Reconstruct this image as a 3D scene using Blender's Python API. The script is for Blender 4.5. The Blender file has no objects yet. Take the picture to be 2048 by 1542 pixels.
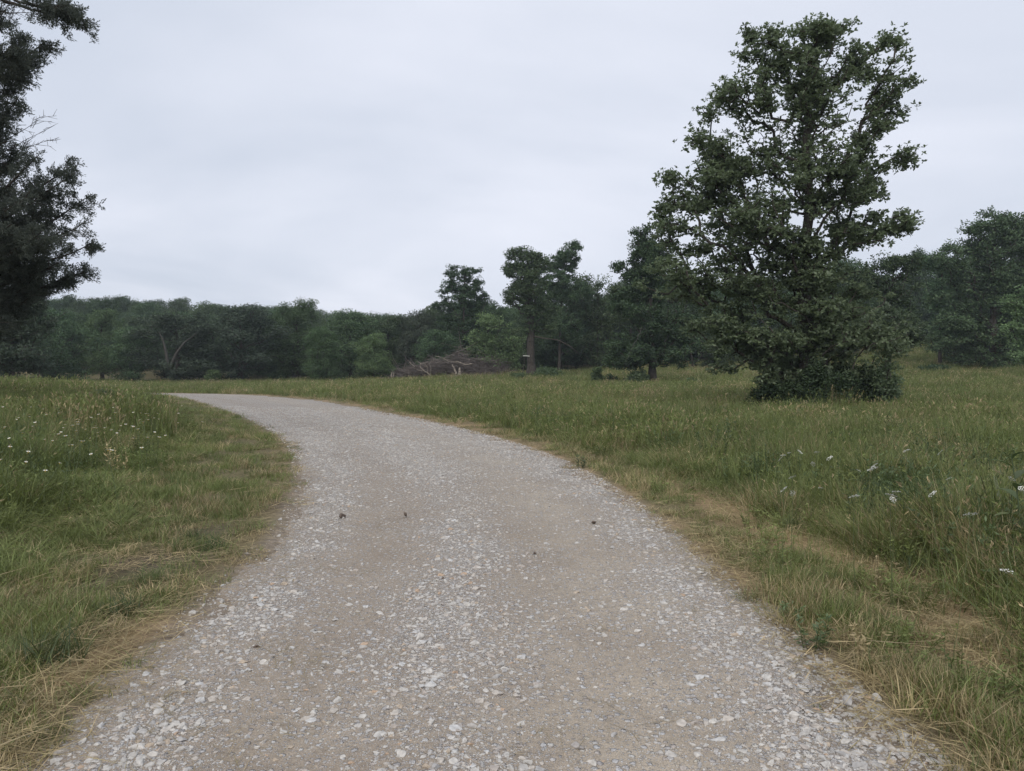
import bpy, bmesh, math, random
import numpy as np
from mathutils import Vector, Euler

SC = bpy.context.scene
COL = SC.collection
R = math.radians
rng = np.random.default_rng(7)
random.seed(7)

# ------------------------------------------------------------------ camera
CAM_H = 1.6
HFOV = R(70.0)
PITCH = -R(1.29)
FPX = 1024 / math.tan(HFOV / 2)
cam_d = bpy.data.cameras.new('camera')
cam = bpy.data.objects.new('camera', cam_d)
COL.objects.link(cam)
cam_d.sensor_width = 36
cam_d.lens = 18 / math.tan(HFOV / 2)
cam_d.clip_start = 0.05
cam_d.clip_end = 6000
cam.location = (0, 0, CAM_H)
cam.rotation_euler = (R(90) + PITCH, 0, 0)
SC.camera = cam

# ------------------------------------------------------------------ sky
SUN_EL, SUN_ROT = R(52), R(200)
world = bpy.data.worlds.new('World')
SC.world = world
world.use_nodes = True
nt = world.node_tree
nt.nodes.clear()
N = nt.nodes.new
L = nt.links.new
w_out = N('ShaderNodeOutputWorld')
w_bg = N('ShaderNodeBackground')
w_bg.inputs['Strength'].default_value = 0.1
sky = N('ShaderNodeTexSky')
sky.sky_type = 'NISHITA'
sky.sun_disc = False
sky.sun_elevation = SUN_EL
sky.sun_rotation = SUN_ROT
sky.dust_density = 3
tc = N('ShaderNodeTexCoord')
sep = N('ShaderNodeSeparateXYZ')
L(tc.outputs['Generated'], sep.inputs[0])


def wmath(op, a, b=None):
    m = N('ShaderNodeMath')
    m.operation = op
    for i, v in enumerate((a, b)):
        if v is None:
            continue
        if isinstance(v, (int, float)):
            m.inputs[i].default_value = v
        else:
            L(v, m.inputs[i])
    return m.outputs[0]


zz = wmath('ADD', wmath('MAXIMUM', sep.outputs[2], 0.0), 0.12)
cx = wmath('DIVIDE', sep.outputs[0], zz)
cy = wmath('DIVIDE', sep.outputs[1], zz)
comb = N('ShaderNodeCombineXYZ')
L(cx, comb.inputs[0])
L(cy, comb.inputs[1])
cn = N('ShaderNodeTexNoise')
cn.inputs['Scale'].default_value = 0.42
cn.inputs['Distortion'].default_value = 0.5
cn.inputs['Detail'].default_value = 5
cn.inputs['Roughness'].default_value = 0.5
L(comb.outputs[0], cn.inputs['Vector'])
cr = N('ShaderNodeValToRGB')
cr.color_ramp.elements[0].position = 0.36
cr.color_ramp.elements[0].color = (5.85, 6.38, 7.42, 1)
cr.color_ramp.elements[1].position = 0.63
cr.color_ramp.elements[1].color = (8.15, 8.42, 9.35, 1)
L(cn.outputs[0], cr.inputs[0])
mx = N('ShaderNodeMix')
mx.data_type = 'RGBA'
mx.inputs[0].default_value = 0.94
L(sky.outputs[0], mx.inputs[6])
L(cr.outputs[0], mx.inputs[7])
L(mx.outputs[2], w_bg.inputs['Color'])
L(w_bg.outputs[0], w_out.inputs[0])

# ------------------------------------------------------------------ sun (overcast: weak and wide)
sun_d = bpy.data.lights.new('sun', 'SUN')
sun_d.energy = 1.4
sun_d.angle = R(60)
sun_d.color = (1, 0.93, 0.82)
sun = bpy.data.objects.new('sun', sun_d)
COL.objects.link(sun)
sun.rotation_euler = (R(90) - SUN_EL, 0, math.pi - SUN_ROT)

SC.view_settings.view_transform = 'Standard'
SC.view_settings.look = 'None'
SC.view_settings.gamma = 1
SC.view_settings.exposure = 0.16
SC.cycles.use_denoising = True
SC.cycles.denoiser = 'OPENIMAGEDENOISE'
SC.cycles.denoising_input_passes = 'RGB_ALBEDO_NORMAL'
SC.cycles.max_bounces = 6
SC.cycles.diffuse_bounces = 3
SC.cycles.transmission_bounces = 3
SC.cycles.glossy_bounces = 2


# ------------------------------------------------------------------ helpers
def at(px, py, Y):
    """a point seen at photograph pixel px, py when it stands Y metres ahead"""
    x = (px - 1024) / FPX
    y = -(py - 771) / FPX
    c, s = math.cos(PITCH), math.sin(PITCH)
    d = np.array([x, c - y * s, s + y * c])
    d *= Y / d[1]
    return np.array([d[0], d[1], d[2] + CAM_H])


def fast_mesh(name, verts, groups, attrs=None, smooth=False):
    """groups: list of (M,k) face arrays. attrs: dict name->(per-vertex array)"""
    me = bpy.data.meshes.new(name)
    verts = np.asarray(verts, dtype=np.float32)
    me.vertices.add(len(verts))
    me.vertices.foreach_set('co', verts.ravel())
    groups = [np.asarray(g, dtype=np.int32) for g in groups if len(g)]
    if groups:
        loops = np.concatenate([g.ravel() for g in groups])
        tot = np.concatenate([np.full(len(g), g.shape[1], dtype=np.int32) for g in groups])
        start = np.concatenate([[0], np.cumsum(tot)[:-1]]).astype(np.int32)
        me.loops.add(len(loops))
        me.loops.foreach_set('vertex_index', loops)
        me.polygons.add(len(tot))
        me.polygons.foreach_set('loop_start', start)
        if smooth:
            me.polygons.foreach_set('use_smooth', np.ones(len(tot), dtype=bool))
    for k, a in (attrs or {}).items():
        a = np.asarray(a)
        if a.dtype.kind == 'i':
            t = me.attributes.new(k, 'INT', 'POINT')
            t.data.foreach_set('value', a.astype(np.int32))
        elif a.ndim == 1:
            t = me.attributes.new(k, 'FLOAT', 'POINT')
            t.data.foreach_set('value', a.astype(np.float32))
        else:
            t = me.attributes.new(k, 'FLOAT_VECTOR', 'POINT')
            t.data.foreach_set('vector', a.astype(np.float32).ravel())
    me.update(calc_edges=True)
    return me


def link(name, me, mat=None, parent=None):
    o = bpy.data.objects.new(name, me)
    COL.objects.link(o)
    if mat is not None and me is not None and not me.materials:
        me.materials.append(mat)
    if parent is not None:
        o.parent = parent
    return o


def tag(o, label=None, cat=None, group=None, kind=None):
    for k, v in (('label', label), ('category', cat), ('group', group), ('kind', kind)):
        if v:
            o[k] = v
    return o


def thing(name, loc, label, cat, group=None, rz=0.0):
    o = bpy.data.objects.new(name, None)
    COL.objects.link(o)
    o.empty_display_size = 0.2
    o.location = loc
    o.rotation_euler = (0, 0, rz)
    return tag(o, label, cat, group)


_perm = np.random.default_rng(3).random((512, 512)).astype(np.float64)


def vnoise(x, y):
    xi = np.floor(x).astype(int)
    yi = np.floor(y).astype(int)
    fx = x - xi
    fy = y - yi
    fx = fx * fx * (3 - 2 * fx)
    fy = fy * fy * (3 - 2 * fy)
    g = lambda a, b: _perm[a % 512, b % 512]
    return ((g(xi, yi) * (1 - fx) + g(xi + 1, yi) * fx) * (1 - fy)
            + (g(xi, yi + 1) * (1 - fx) + g(xi + 1, yi + 1) * fx) * fy)


def fbm(x, y, s, o=3):
    t = 0
    a = 0.5
    for i in range(o):
        t = t + a * vnoise(x / s + 17.3 * i, y / s + 31.7 * i)
        s *= 0.5
        a *= 0.5
    return t / (1 - 0.5 ** o)


def cfbm(x, y, s, o=3, k=2.2):
    return np.clip((fbm(x, y, s, o) - 0.5) * k + 0.5, 0, 1)


def sstep(a, b, x):
    t = np.clip((x - a) / (b - a), 0, 1)
    return t * t * (3 - 2 * t)


def unit(v):
    return v / np.maximum(np.linalg.norm(v, axis=-1, keepdims=True), 1e-9)


# ------------------------------------------------------------------ materials
def mat_new(name):
    m = bpy.data.materials.new(name)
    m.use_nodes = True
    t = m.node_tree
    t.nodes.clear()
    return m, t


def leaf_mat(name, dark, light, var='var', tint=False, transl=0.25, gloss=0.06, rough=0.45):
    m, t = mat_new(name)
    n = t.nodes.new
    out = n('ShaderNodeOutputMaterial')
    a = n('ShaderNodeAttribute')
    a.attribute_name = var
    mix = n('ShaderNodeMix')
    mix.data_type = 'RGBA'
    t.links.new(a.outputs['Fac'], mix.inputs[0])
    mix.inputs[6].default_value = (*dark, 1)
    mix.inputs[7].default_value = (*light, 1)
    col = mix.outputs[2]
    if tint:
        b = n('ShaderNodeAttribute')
        b.attribute_type = 'INSTANCER'
        b.attribute_name = 'tint'
        mul = n('ShaderNodeMix')
        mul.data_type = 'RGBA'
        mul.blend_type = 'MULTIPLY'
        mul.inputs[0].default_value = 1
        t.links.new(col, mul.inputs[6])
        t.links.new(b.outputs['Vector'], mul.inputs[7])
        col = mul.outputs[2]
    else:
        oi = n('ShaderNodeObjectInfo')
        hv = n('ShaderNodeHueSaturation')
        mr = n('ShaderNodeMapRange')
        mr.inputs[3].default_value = 0.72
        mr.inputs[4].default_value = 1.35
        t.links.new(oi.outputs['Random'], mr.inputs[0])
        t.links.new(mr.outputs[0], hv.inputs['Value'])
        wn = n('ShaderNodeTexWhiteNoise')
        wn.noise_dimensions = '1D'
        t.links.new(oi.outputs['Random'], wn.inputs['W'])
        mh = n('ShaderNodeMapRange')
        mh.inputs[3].default_value = 0.475
        mh.inputs[4].default_value = 0.52
        t.links.new(wn.outputs['Value'], mh.inputs[0])
        t.links.new(mh.outputs[0], hv.inputs['Hue'])
        t.links.new(col, hv.inputs['Color'])
        col = hv.outputs[0]
    d = n('ShaderNodeBsdfDiffuse')
    tr = n('ShaderNodeBsdfTranslucent')
    t.links.new(col, d.inputs[0])
    t.links.new(col, tr.inputs[0])
    ms = n('ShaderNodeMixShader')
    ms.inputs[0].default_value = transl
    t.links.new(d.outputs[0], ms.inputs[1])
    t.links.new(tr.outputs[0], ms.inputs[2])
    g = n('ShaderNodeBsdfGlossy')
    g.inputs['Roughness'].default_value = rough
    g.inputs[0].default_value = (0.8, 0.85, 0.9, 1)
    ms2 = n('ShaderNodeMixShader')
    ms2.inputs[0].default_value = gloss
    t.links.new(ms.outputs[0], ms2.inputs[1])
    t.links.new(g.outputs[0], ms2.inputs[2])
    t.links.new(ms2.outputs[0], out.inputs[0])
    return m


def rough_mat(name, c1, c2, scale=6.0, rough=0.9, bump=0.3, stretch=None, rand=0.0):
    m, t = mat_new(name)
    n = t.nodes.new
    out = n('ShaderNodeOutputMaterial')
    p = n('ShaderNodeBsdfPrincipled')
    p.inputs['Roughness'].default_value = rough
    p.inputs['Specular IOR Level'].default_value = 0.2
    tcn = n('ShaderNodeTexCoord')
    mp = n('ShaderNodeMapping')
    if stretch:
        mp.inputs['Scale'].default_value = stretch
    t.links.new(tcn.outputs['Object'], mp.inputs[0])
    nz = n('ShaderNodeTexNoise')
    nz.inputs['Scale'].default_value = scale
    nz.inputs['Detail'].default_value = 6
    nz.inputs['Roughness'].default_value = 0.65
    t.links.new(mp.outputs[0], nz.inputs['Vector'])
    r = n('ShaderNodeValToRGB')
    r.color_ramp.elements[0].position = 0.35
    r.color_ramp.elements[0].color = (*c1, 1)
    r.color_ramp.elements[1].position = 0.68
    r.color_ramp.elements[1].color = (*c2, 1)
    t.links.new(nz.outputs[0], r.inputs[0])
    col = r.outputs[0]
    if rand:
        oi = n('ShaderNodeObjectInfo')
        hv = n('ShaderNodeHueSaturation')
        mr = n('ShaderNodeMapRange')
        mr.inputs[3].default_value = 1 - rand
        mr.inputs[4].default_value = 1 + rand
        t.links.new(oi.outputs['Random'], mr.inputs[0])
        t.links.new(mr.outputs[0], hv.inputs['Value'])
        t.links.new(col, hv.inputs['Color'])
        col = hv.outputs[0]
    t.links.new(col, p.inputs['Base Color'])
    if bump:
        b = n('ShaderNodeBump')
        b.inputs['Strength'].default_value = bump
        b.inputs['Distance'].default_value = 0.02
        t.links.new(nz.outputs[0], b.inputs['Height'])
        t.links.new(b.outputs[0], p.inputs['Normal'])
    t.links.new(p.outputs[0], out.inputs[0])
    return m


def stone_mat(name='limestone'):
    m, t = mat_new(name)
    n = t.nodes.new
    out = n('ShaderNodeOutputMaterial')
    p = n('ShaderNodeBsdfPrincipled')
    p.inputs['Roughness'].default_value = 0.85
    p.inputs['Specular IOR Level'].default_value = 0.25
    oi = n('ShaderNodeObjectInfo')
    r = n('ShaderNodeValToRGB')
    r.color_ramp.interpolation = 'CONSTANT'
    e = r.color_ramp.elements
    cols = [(0.0, (0.56, 0.56, 0.54)), (0.18, (0.47, 0.47, 0.46)), (0.34, (0.62, 0.61, 0.58)), (0.48, (0.40, 0.41, 0.42)),
            (0.60, (0.53, 0.50, 0.46)), (0.72, (0.44, 0.40, 0.37)), (0.80, (0.58, 0.60, 0.61)), (0.90, (0.48, 0.39, 0.29)),
            (0.94, (0.34, 0.33, 0.33)), (0.975, (0.50, 0.34, 0.22))]
    cols = [(p_, tuple(c_ * .64 + d_ * .36 for c_, d_ in zip(c, (0.44, 0.385, 0.325)))) for p_, c in cols]
    e[0].position, e[0].color = cols[0][0], (*cols[0][1], 1)
    e[1].position, e[1].color = cols[1][0], (*cols[1][1], 1)
    for ps, c in cols[2:]:
        k = e.new(ps)
        k.color = (*c, 1)
    t.links.new(oi.outputs['Random'], r.inputs[0])
    tcn = n('ShaderNodeTexCoord')
    nz = n('ShaderNodeTexNoise')
    nz.inputs['Scale'].default_value = 3.0
    nz.inputs['Detail'].default_value = 5
    t.links.new(tcn.outputs['Object'], nz.inputs['Vector'])
    mr = n('ShaderNodeMapRange')
    mr.inputs[1].default_value = 0.3
    mr.inputs[2].default_value = 0.7
    mr.inputs[3].default_value = 0.74
    mr.inputs[4].default_value = 1.16
    t.links.new(nz.outputs[0], mr.inputs[0])
    hv = n('ShaderNodeHueSaturation')
    t.links.new(r.outputs[0], hv.inputs['Color'])
    t.links.new(mr.outputs[0], hv.inputs['Value'])
    t.links.new(hv.outputs[0], p.inputs['Base Color'])
    t.links.new(p.outputs[0], out.inputs[0])
    return m


M = {}
M['oak_leaf'] = leaf_mat('oak_leaf', (0.072, 0.108, 0.056), (0.158, 0.216, 0.112), transl=0.45, gloss=0.03)
M['wood_leaf'] = leaf_mat('wood_leaf', (0.047, 0.080, 0.042), (0.120, 0.176, 0.084), transl=0.28, gloss=0.015)
M['grey_leaf'] = leaf_mat('grey_leaf', (0.055, 0.078, 0.052), (0.120, 0.155, 0.105), transl=0.28, gloss=0.012)
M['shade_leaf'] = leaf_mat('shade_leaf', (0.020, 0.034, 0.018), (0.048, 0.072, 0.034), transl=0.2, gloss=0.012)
M['pale_leaf'] = leaf_mat('pale_leaf', (0.075, 0.125, 0.055), (0.155, 0.230, 0.102), transl=0.3, gloss=0.015)
M['cedar_leaf'] = leaf_mat('cedar_leaf', (0.085, 0.106, 0.086), (0.160, 0.188, 0.146), transl=0.4, gloss=0.02)
M['grass'] = leaf_mat('grass', (0.62, 0.66, 0.58), (1.0, 1.0, 1.0), tint=True, transl=0.3, gloss=0.03, rough=0.5)
M['weed'] = leaf_mat('weed', (0.060, 0.090, 0.026), (0.120, 0.160, 0.052), transl=0.3)
M['turf'] = leaf_mat('turf', (0.060, 0.095, 0.030), (0.125, 0.165, 0.060), transl=0.3, gloss=0.03)
M['bark'] = rough_mat('bark', (0.035, 0.030, 0.026), (0.105, 0.090, 0.076), 5, stretch=(3, 3, 0.6), bump=0.6)
M['limb_bark'] = rough_mat('limb_bark', (0.04, 0.038, 0.034), (0.10, 0.094, 0.084), 5, stretch=(3, 3, 0.6))
M['pale_bark'] = rough_mat('pale_bark', (0.20, 0.17, 0.14), (0.42, 0.37, 0.31), 5, stretch=(3, 3, 0.6))
M['twig'] = rough_mat('twig', (0.105, 0.090, 0.080), (0.235, 0.205, 0.185), 1.5, bump=0)
M['straw'] = leaf_mat('straw', (0.20, 0.150, 0.085), (0.42, 0.33, 0.19), transl=0.1, gloss=0.03)
M['petal'] = leaf_mat('petal', (0.62, 0.62, 0.56), (0.78, 0.78, 0.74), transl=0.2, gloss=0.02)
M['stalk'] = leaf_mat('stalk', (0.09, 0.12, 0.05), (0.14, 0.18, 0.07), transl=0.1)
M['stone'] = stone_mat()
M['clod'] = rough_mat('clod', (0.105, 0.080, 0.065), (0.19, 0.150, 0.12), 20, bump=0.5)

# ------------------------------------------------------------------ the lie of the land
TP = np.array([
    (0, 0, 0), (-2, 3, 0), (2, 3, 0), (0, 8, 0), (-3, 12, 0), (-6, 20, 0), (-12, 36, 0), (-23, 48, 0), (-50, 52, 0.1),
    (3, 14, 0), (-1, 22, 0), (-6, 36, 0), (-14, 46, 0), (-4, 5, 0.03),
    (-6, 8, .15), (-10, 15, .42), (-14, 20, .6), (-18, 28, .52), (-13, 25, .24), (-25, 38, .5), (-30, 20, 1.0),
    (-60, 88, .2), (-30, 90, 0), (-10, 92, .15), (-85, 150, 6), (-75, 200, 8.8), (-45, 180, 4.5), (-20, 180, 3.5), (-120, 180, 7), (10, 180, 3.5), (-30, 120, 1),
    (2, 75, .63), (-6, 85, .6), (12, 65, .4), (10, 100, 1.6), (28, 95, 2.2), (0, 55, 0.1), (-12, 65, 0),
    (10.9, 26, -.12), (14, 34, .1), (44, 70, 1.5), (61, 110, 5.2), (25, 25, .08), (42, 45, .5), (90, 110, 6), (30, 62, .9), (6, 10, 0.02), (12, 14, 0.05),
    (5, 40, .08), (20, 45, .25),
    (0, -30, 0), (-60, -30, 1), (60, -30, 0), (80, 180, 8), (-100, 60, 1), (110, 40, 1)], dtype=float)


def _tps_phi(r):
    return np.where(r > 0, r * r * np.log(np.maximum(r, 1e-9)), 0)


_P = TP[:, :2] / 50.0
_n = len(_P)
_K = _tps_phi(np.linalg.norm(_P[:, None] - _P[None], axis=2)) + np.eye(_n) * 1e-4
_A = np.zeros((_n + 3, _n + 3))
_A[:_n, :_n] = _K
_A[:_n, _n] = 1
_A[:_n, _n + 1:] = _P
_A[_n, :_n] = 1
_A[_n + 1:, :_n] = _P.T
_W = np.linalg.solve(_A, np.concatenate([TP[:, 2], np.zeros(3)]))


def raw_z(x, y):
    x = np.asarray(x, float)
    y = np.asarray(y, float)
    xx = np.clip(x, -130, 130)
    yy = np.clip(y, -40, 210)
    sh = xx.shape
    p = np.stack([xx.ravel(), yy.ravel()], 1) / 50.0
    res = np.empty(len(p))
    for i in range(0, len(p), 20000):
        q = p[i:i + 20000]
        res[i:i + 20000] = _tps_phi(np.linalg.norm(q[:, None] - _P[None], axis=2)) @ _W[:_n] + _W[_n] + q @ _W[_n + 1:]
    return np.clip(res.reshape(sh), -1.5, 16)


# road edges (left, right) at matching stations
RE = np.array([
    (-1.85, -9, 1.75, -9), (-1.85, -4, 1.75, -4), (-1.85, 0, 1.75, 0), (-1.98, 2.9, 1.70, 2.9), (-2.10, 5.06, 1.60, 5.06), (-2.33, 7.5, 1.52, 7.5),
    (-3.05, 10.5, 1.22, 10.5), (-4.15, 14.0, 0.55, 14.0), (-5.75, 17.9, -0.7, 17.9), (-9.45, 25.2, -4.0, 25.6),
    (-16.2, 36.2, -10.3, 37.8), (-20.5, 40.8, -16.0, 44.0), (-27, 45.2, -23.5, 49.6), (-36, 48.2, -33, 52.6), (-60, 50.0, -60, 54.3), (-90, 50, -90, 54.5)])
_seg = np.linalg.norm(np.diff((RE[:, :2] + RE[:, 2:]) / 2, axis=0), axis=1)
_arc = np.concatenate([[0], np.cumsum(_seg)])


def cr_interp(s):
    """smooth (Catmull-Rom) interpolation of the edge table along arc length"""
    i = np.clip(np.searchsorted(_arc, s, side='right') - 1, 0, len(_arc) - 2)
    t = ((s - _arc[i]) / (_arc[i + 1] - _arc[i]))[:, None]
    g = lambda k: RE[np.clip(k, 0, len(RE) - 1)]
    d1 = ((g(i + 1) - g(i - 1)) / (_arc[np.clip(i + 1, 0, len(_arc) - 1)] - _arc[np.clip(i - 1, 0, len(_arc) - 1)])[:, None]) * (_arc[i + 1] - _arc[i])[:, None]
    i2 = np.clip(i + 2, 0, len(_arc) - 1)
    d2 = ((g(i + 2) - g(i)) / (_arc[i2] - _arc[i])[:, None]) * (_arc[i + 1] - _arc[i])[:, None]
    return (2 * t**3 - 3 * t**2 + 1) * g(i) + (t**3 - 2 * t**2 + t) * d1 + (-2 * t**3 + 3 * t**2) * g(i + 1) + (t**3 - t**2) * d2


ROAD_S = np.concatenate([np.arange(0, 9, 0.5), np.arange(9, 20, 0.09), np.arange(20, 34, 0.2), np.arange(34, _arc[-1], 0.5)])
ROAD_E = cr_interp(ROAD_S)
ES = cr_interp(np.arange(0, _arc[-1], 0.6))
EL, ER = ES[:, :2], ES[:, 2:]


def seg_dist(px, py, line):
    best = np.full(px.shape, 1e9)
    for a, b in zip(line[:-1], line[1:]):
        d = b - a
        t = np.clip(((px - a[0]) * d[0] + (py - a[1]) * d[1]) / max(d @ d, 1e-9), 0, 1)
        best = np.minimum(best, (px - a[0] - t * d[0])**2 + (py - a[1] - t * d[1])**2)
    return np.sqrt(best)


def side_sign(px, py, line):
    """+ when the point lies to the right of the line (walking away from the camera)"""
    best = np.full(px.shape, 1e9)
    sg = np.zeros(px.shape)
    for a, b in zip(line[:-1], line[1:]):
        d = b - a
        t = np.clip(((px - a[0]) * d[0] + (py - a[1]) * d[1]) / max(d @ d, 1e-9), 0, 1)
        q = (px - a[0] - t * d[0])**2 + (py - a[1] - t * d[1])**2
        c = (px - a[0]) * d[1] - (py - a[1]) * d[0]
        k = q < best
        best = np.where(k, q, best)
        sg = np.where(k, np.sign(c), sg)
    return np.sqrt(best) * sg


def road_off(px, py):
    """(dl, dr): metres outside the left edge and outside the right edge (negative = towards the road)"""
    return -side_sign(px, py, EL), side_sign(px, py, ER)


def ground_z(x, y, dl=None, dr=None):
    x = np.asarray(x, float)
    y = np.asarray(y, float)
    z = raw_z(x, y)
    if dl is None:
        dl, dr = road_off(x, y)
    out = np.maximum(dl, dr)                       # > 0 outside the road
    near = np.exp(-np.maximum(y, 0) / 40.0)
    z = z + (fbm(x, y, 1.4) - 0.5) * 0.16 * near * sstep(0.0, 1.5, out) + (fbm(x + 50, y, 0.25, 2) - 0.5) * 0.03 * sstep(-0.1, 0.3, out) * near
    z = z - 0.11 * sstep(0.12, -0.55, out)
    return z


def gz(x, y):
    return float(ground_z(np.array([x]), np.array([y]))[0])


# --- ground sheet
def axis(parts):
    return np.unique(np.concatenate([np.arange(a, b, s) for a, b, s in parts] + [[parts[-1][1]]]))


gx = axis([(-2500, -400, 300), (-400, -140, 26), (-140, -40, 4), (-40, -14, 0.9), (-14, -5.5, 0.3), (-5.5, 6, 0.11), (6, 16, 0.35), (16, 50, 1.2), (50, 140, 5), (140, 400, 26), (400, 2500, 300)])
gy = axis([(-300, -30, 30), (-30, -3, 2), (-3, 1.6, 0.5), (1.6, 10, 0.11), (10, 20, 0.22), (20, 60, 0.7), (60, 120, 2.0), (120, 260, 8), (260, 3000, 250)])
GX, GY = np.meshgrid(gx, gy)
gxf, gyf = GX.ravel(), GY.ravel()
DL, DR = road_off(gxf, gyf)
GZ = ground_z(gxf, gyf, DL, DR)
iy, ix = np.meshgrid(np.arange(len(gy) - 1), np.arange(len(gx) - 1), indexing='ij')
a0 = (iy * len(gx) + ix).ravel()
faces = np.stack([a0, a0 + 1, a0 + 1 + len(gx), a0 + len(gx)], 1)


def straw_mask(x, y, dl, dr):
    """bare straw rut on the right verge, straw litter along both edges"""
    rut = np.exp(-((dr - (1.05 + 0.35 * sstep(7, 4.5, y))) / 0.40)**2) * sstep(3.8, 4.8, y) * sstep(10.5, 9.0, y)
    rut = np.maximum(rut, np.exp(-(((x - 2.9) / 0.6)**2 + ((y - 4.3) / 0.7)**2)))
    edge_r = np.exp(-((dr - 0.10) / 0.16)**2) * 0.8
    edge_l = np.exp(-((dl - 0.20) / 0.22)**2) * (0.25 + 0.75 * sstep(6.5, 4.2, y))
    far_r = np.exp(-((dr - 0.55) / 0.45)**2) * sstep(11, 20, y) * 0.75
    nz = cfbm(x, y, 0.5)
    return np.clip(np.maximum(rut * (.75 + .5 * nz), np.maximum.reduce([edge_r, edge_l, far_r]) * (0.15 + 1.15 * nz)), 0, 1)


def soil_mask(x, y, dl, dr):
    b = np.zeros_like(x)
    for cx_, cy_, sx, sy, w in ((-3.05, 6.0, .55, .45, 1), (-2.55, 8.6, .6, .5, .8), (-3.7, 5.0, .4, .3, .7), (-3.0, 7.2, .35, .3, .7), (-2.7, 4.5, .3, .2, .6), (2.9, 8.9, .35, .4, .8)):
        b = np.maximum(b, w * np.exp(-((x - cx_) / sx)**2 - ((y - cy_) / sy)**2))
    return np.clip(b * (0.5 + fbm(x, y, 0.3)), 0, 1)


SM = straw_mask(gxf, gyf, DL, DR)
SO = soil_mask(gxf, gyf, DL, DR)
fert = fbm(gxf, gyf, 3.0)
base = np.outer(1 - fert, (0.165, 0.135, 0.080)) + np.outer(fert, (0.115, 0.115, 0.055))
base = base * (1 - SM[:, None]) + SM[:, None] * np.array((0.355, 0.252, 0.152))
base = base * (1 - SO[:, None]) + SO[:, None] * np.array((0.105, 0.085, 0.068))
inn = sstep(0.25, -0.05, np.maximum(DL, DR))[:, None]
base = base * (1 - inn) + inn * np.array((0.27, 0.225, 0.18))
gm = fast_mesh('ground', np.stack([gxf, gyf, GZ], 1), [faces], {'col': base}, smooth=True)


def ground_material():
    m, t = mat_new('ground')
    n = t.nodes.new
    out = n('ShaderNodeOutputMaterial')
    p = n('ShaderNodeBsdfPrincipled')
    p.inputs['Roughness'].default_value = 0.95
    p.inputs['Specular IOR Level'].default_value = 0.1
    a = n('ShaderNodeAttribute')
    a.attribute_name = 'col'
    tcn = n('ShaderNodeTexCoord')
    nz = n('ShaderNodeTexNoise')
    nz.inputs['Scale'].default_value = 14
    nz.inputs['Detail'].default_value = 8
    nz.inputs['Roughness'].default_value = 0.75
    t.links.new(tcn.outputs['Object'], nz.inputs['Vector'])
    mr = n('ShaderNodeMapRange')
    mr.inputs[1].default_value = 0.3
    mr.inputs[2].default_value = 0.7
    mr.inputs[3].default_value = 0.45
    mr.inputs[4].default_value = 1.4
    t.links.new(nz.outputs[0], mr.inputs[0])
    hv = n('ShaderNodeHueSaturation')
    t.links.new(a.outputs['Vector'], hv.inputs['Color'])
    t.links.new(mr.outputs[0], hv.inputs['Value'])
    t.links.new(hv.outputs[0], p.inputs['Base Color'])
    b = n('ShaderNodeBump')
    b.inputs['Strength'].default_value = 0.7
    b.inputs['Distance'].default_value = 0.03
    t.links.new(nz.outputs[0], b.inputs['Height'])
    t.links.new(b.outputs[0], p.inputs['Normal'])
    t.links.new(p.outputs[0], out.inputs[0])
    return m


tag(link('ground', gm, ground_material()), kind='structure')

# --- gravel road
TC = np.concatenate([np.linspace(-0.14, 1.14, 61)])


def gravel_amt(t, x, y):
    """how stony the road is across its width (0 left edge .. 1 right edge)"""
    g = (0.95 * np.exp(-((t - 0.11) / 0.07)**2) + 1.0 * np.exp(-((t - 0.46) / 0.095)**2) + 1.0 * np.exp(-((t - 0.95) / 0.10)**2)
         + 0.24)
    g = g * (0.45 + 0.95 * cfbm(x, y, 0.8)) + 0.5 * sstep(8, 17, y)
    return np.clip(g, 0, 1.2)


def road_profile(t, x, y):
    w = 3.6
    tr = -0.022 * (np.exp(-((t - 0.30) / 0.09)**2) + np.exp(-((t - 0.70) / 0.10)**2)) + 0.012 * np.exp(-((t - 0.48) / 0.1)**2)
    out = np.maximum(-t, t - 1) * w
    wob = (fbm(x, y, 0.8) - 0.5) * 0.9 + (fbm(x + 9, y, 0.22, 2) - 0.5) * 0.4
    return 0.006 + tr - 0.14 * sstep(-0.25, 0.5, out + wob) + (fbm(x, y, 0.35, 3) - 0.5) * 0.022


rs, rt = np.meshgrid(np.arange(len(ROAD_S)), TC, indexing='ij')
E = ROAD_E[rs.ravel()]
tt = rt.ravel()
rx = E[:, 0] * (1 - tt) + E[:, 2] * tt
ry = E[:, 1] * (1 - tt) + E[:, 3] * tt
rz = raw_z(rx, ry) + road_profile(tt, rx, ry)
nc = len(TC)
i0, j0 = np.meshgrid(np.arange(len(ROAD_S) - 1), np.arange(nc - 1), indexing='ij')
k0 = (i0 * nc + j0).ravel()
rf = np.stack([k0, k0 + 1, k0 + 1 + nc, k0 + nc], 1)
GA = gravel_amt(tt, rx, ry)
warm = np.clip(np.exp(-((tt - 0.74) / 0.17)**2) * 0.9 + (fbm(rx, ry, 1.6) - 0.5), 0, 1)
rm = fast_mesh('gravel_road', np.stack([rx, ry, rz], 1), [rf], {'grav': GA, 'warm': warm}, smooth=True)


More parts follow.
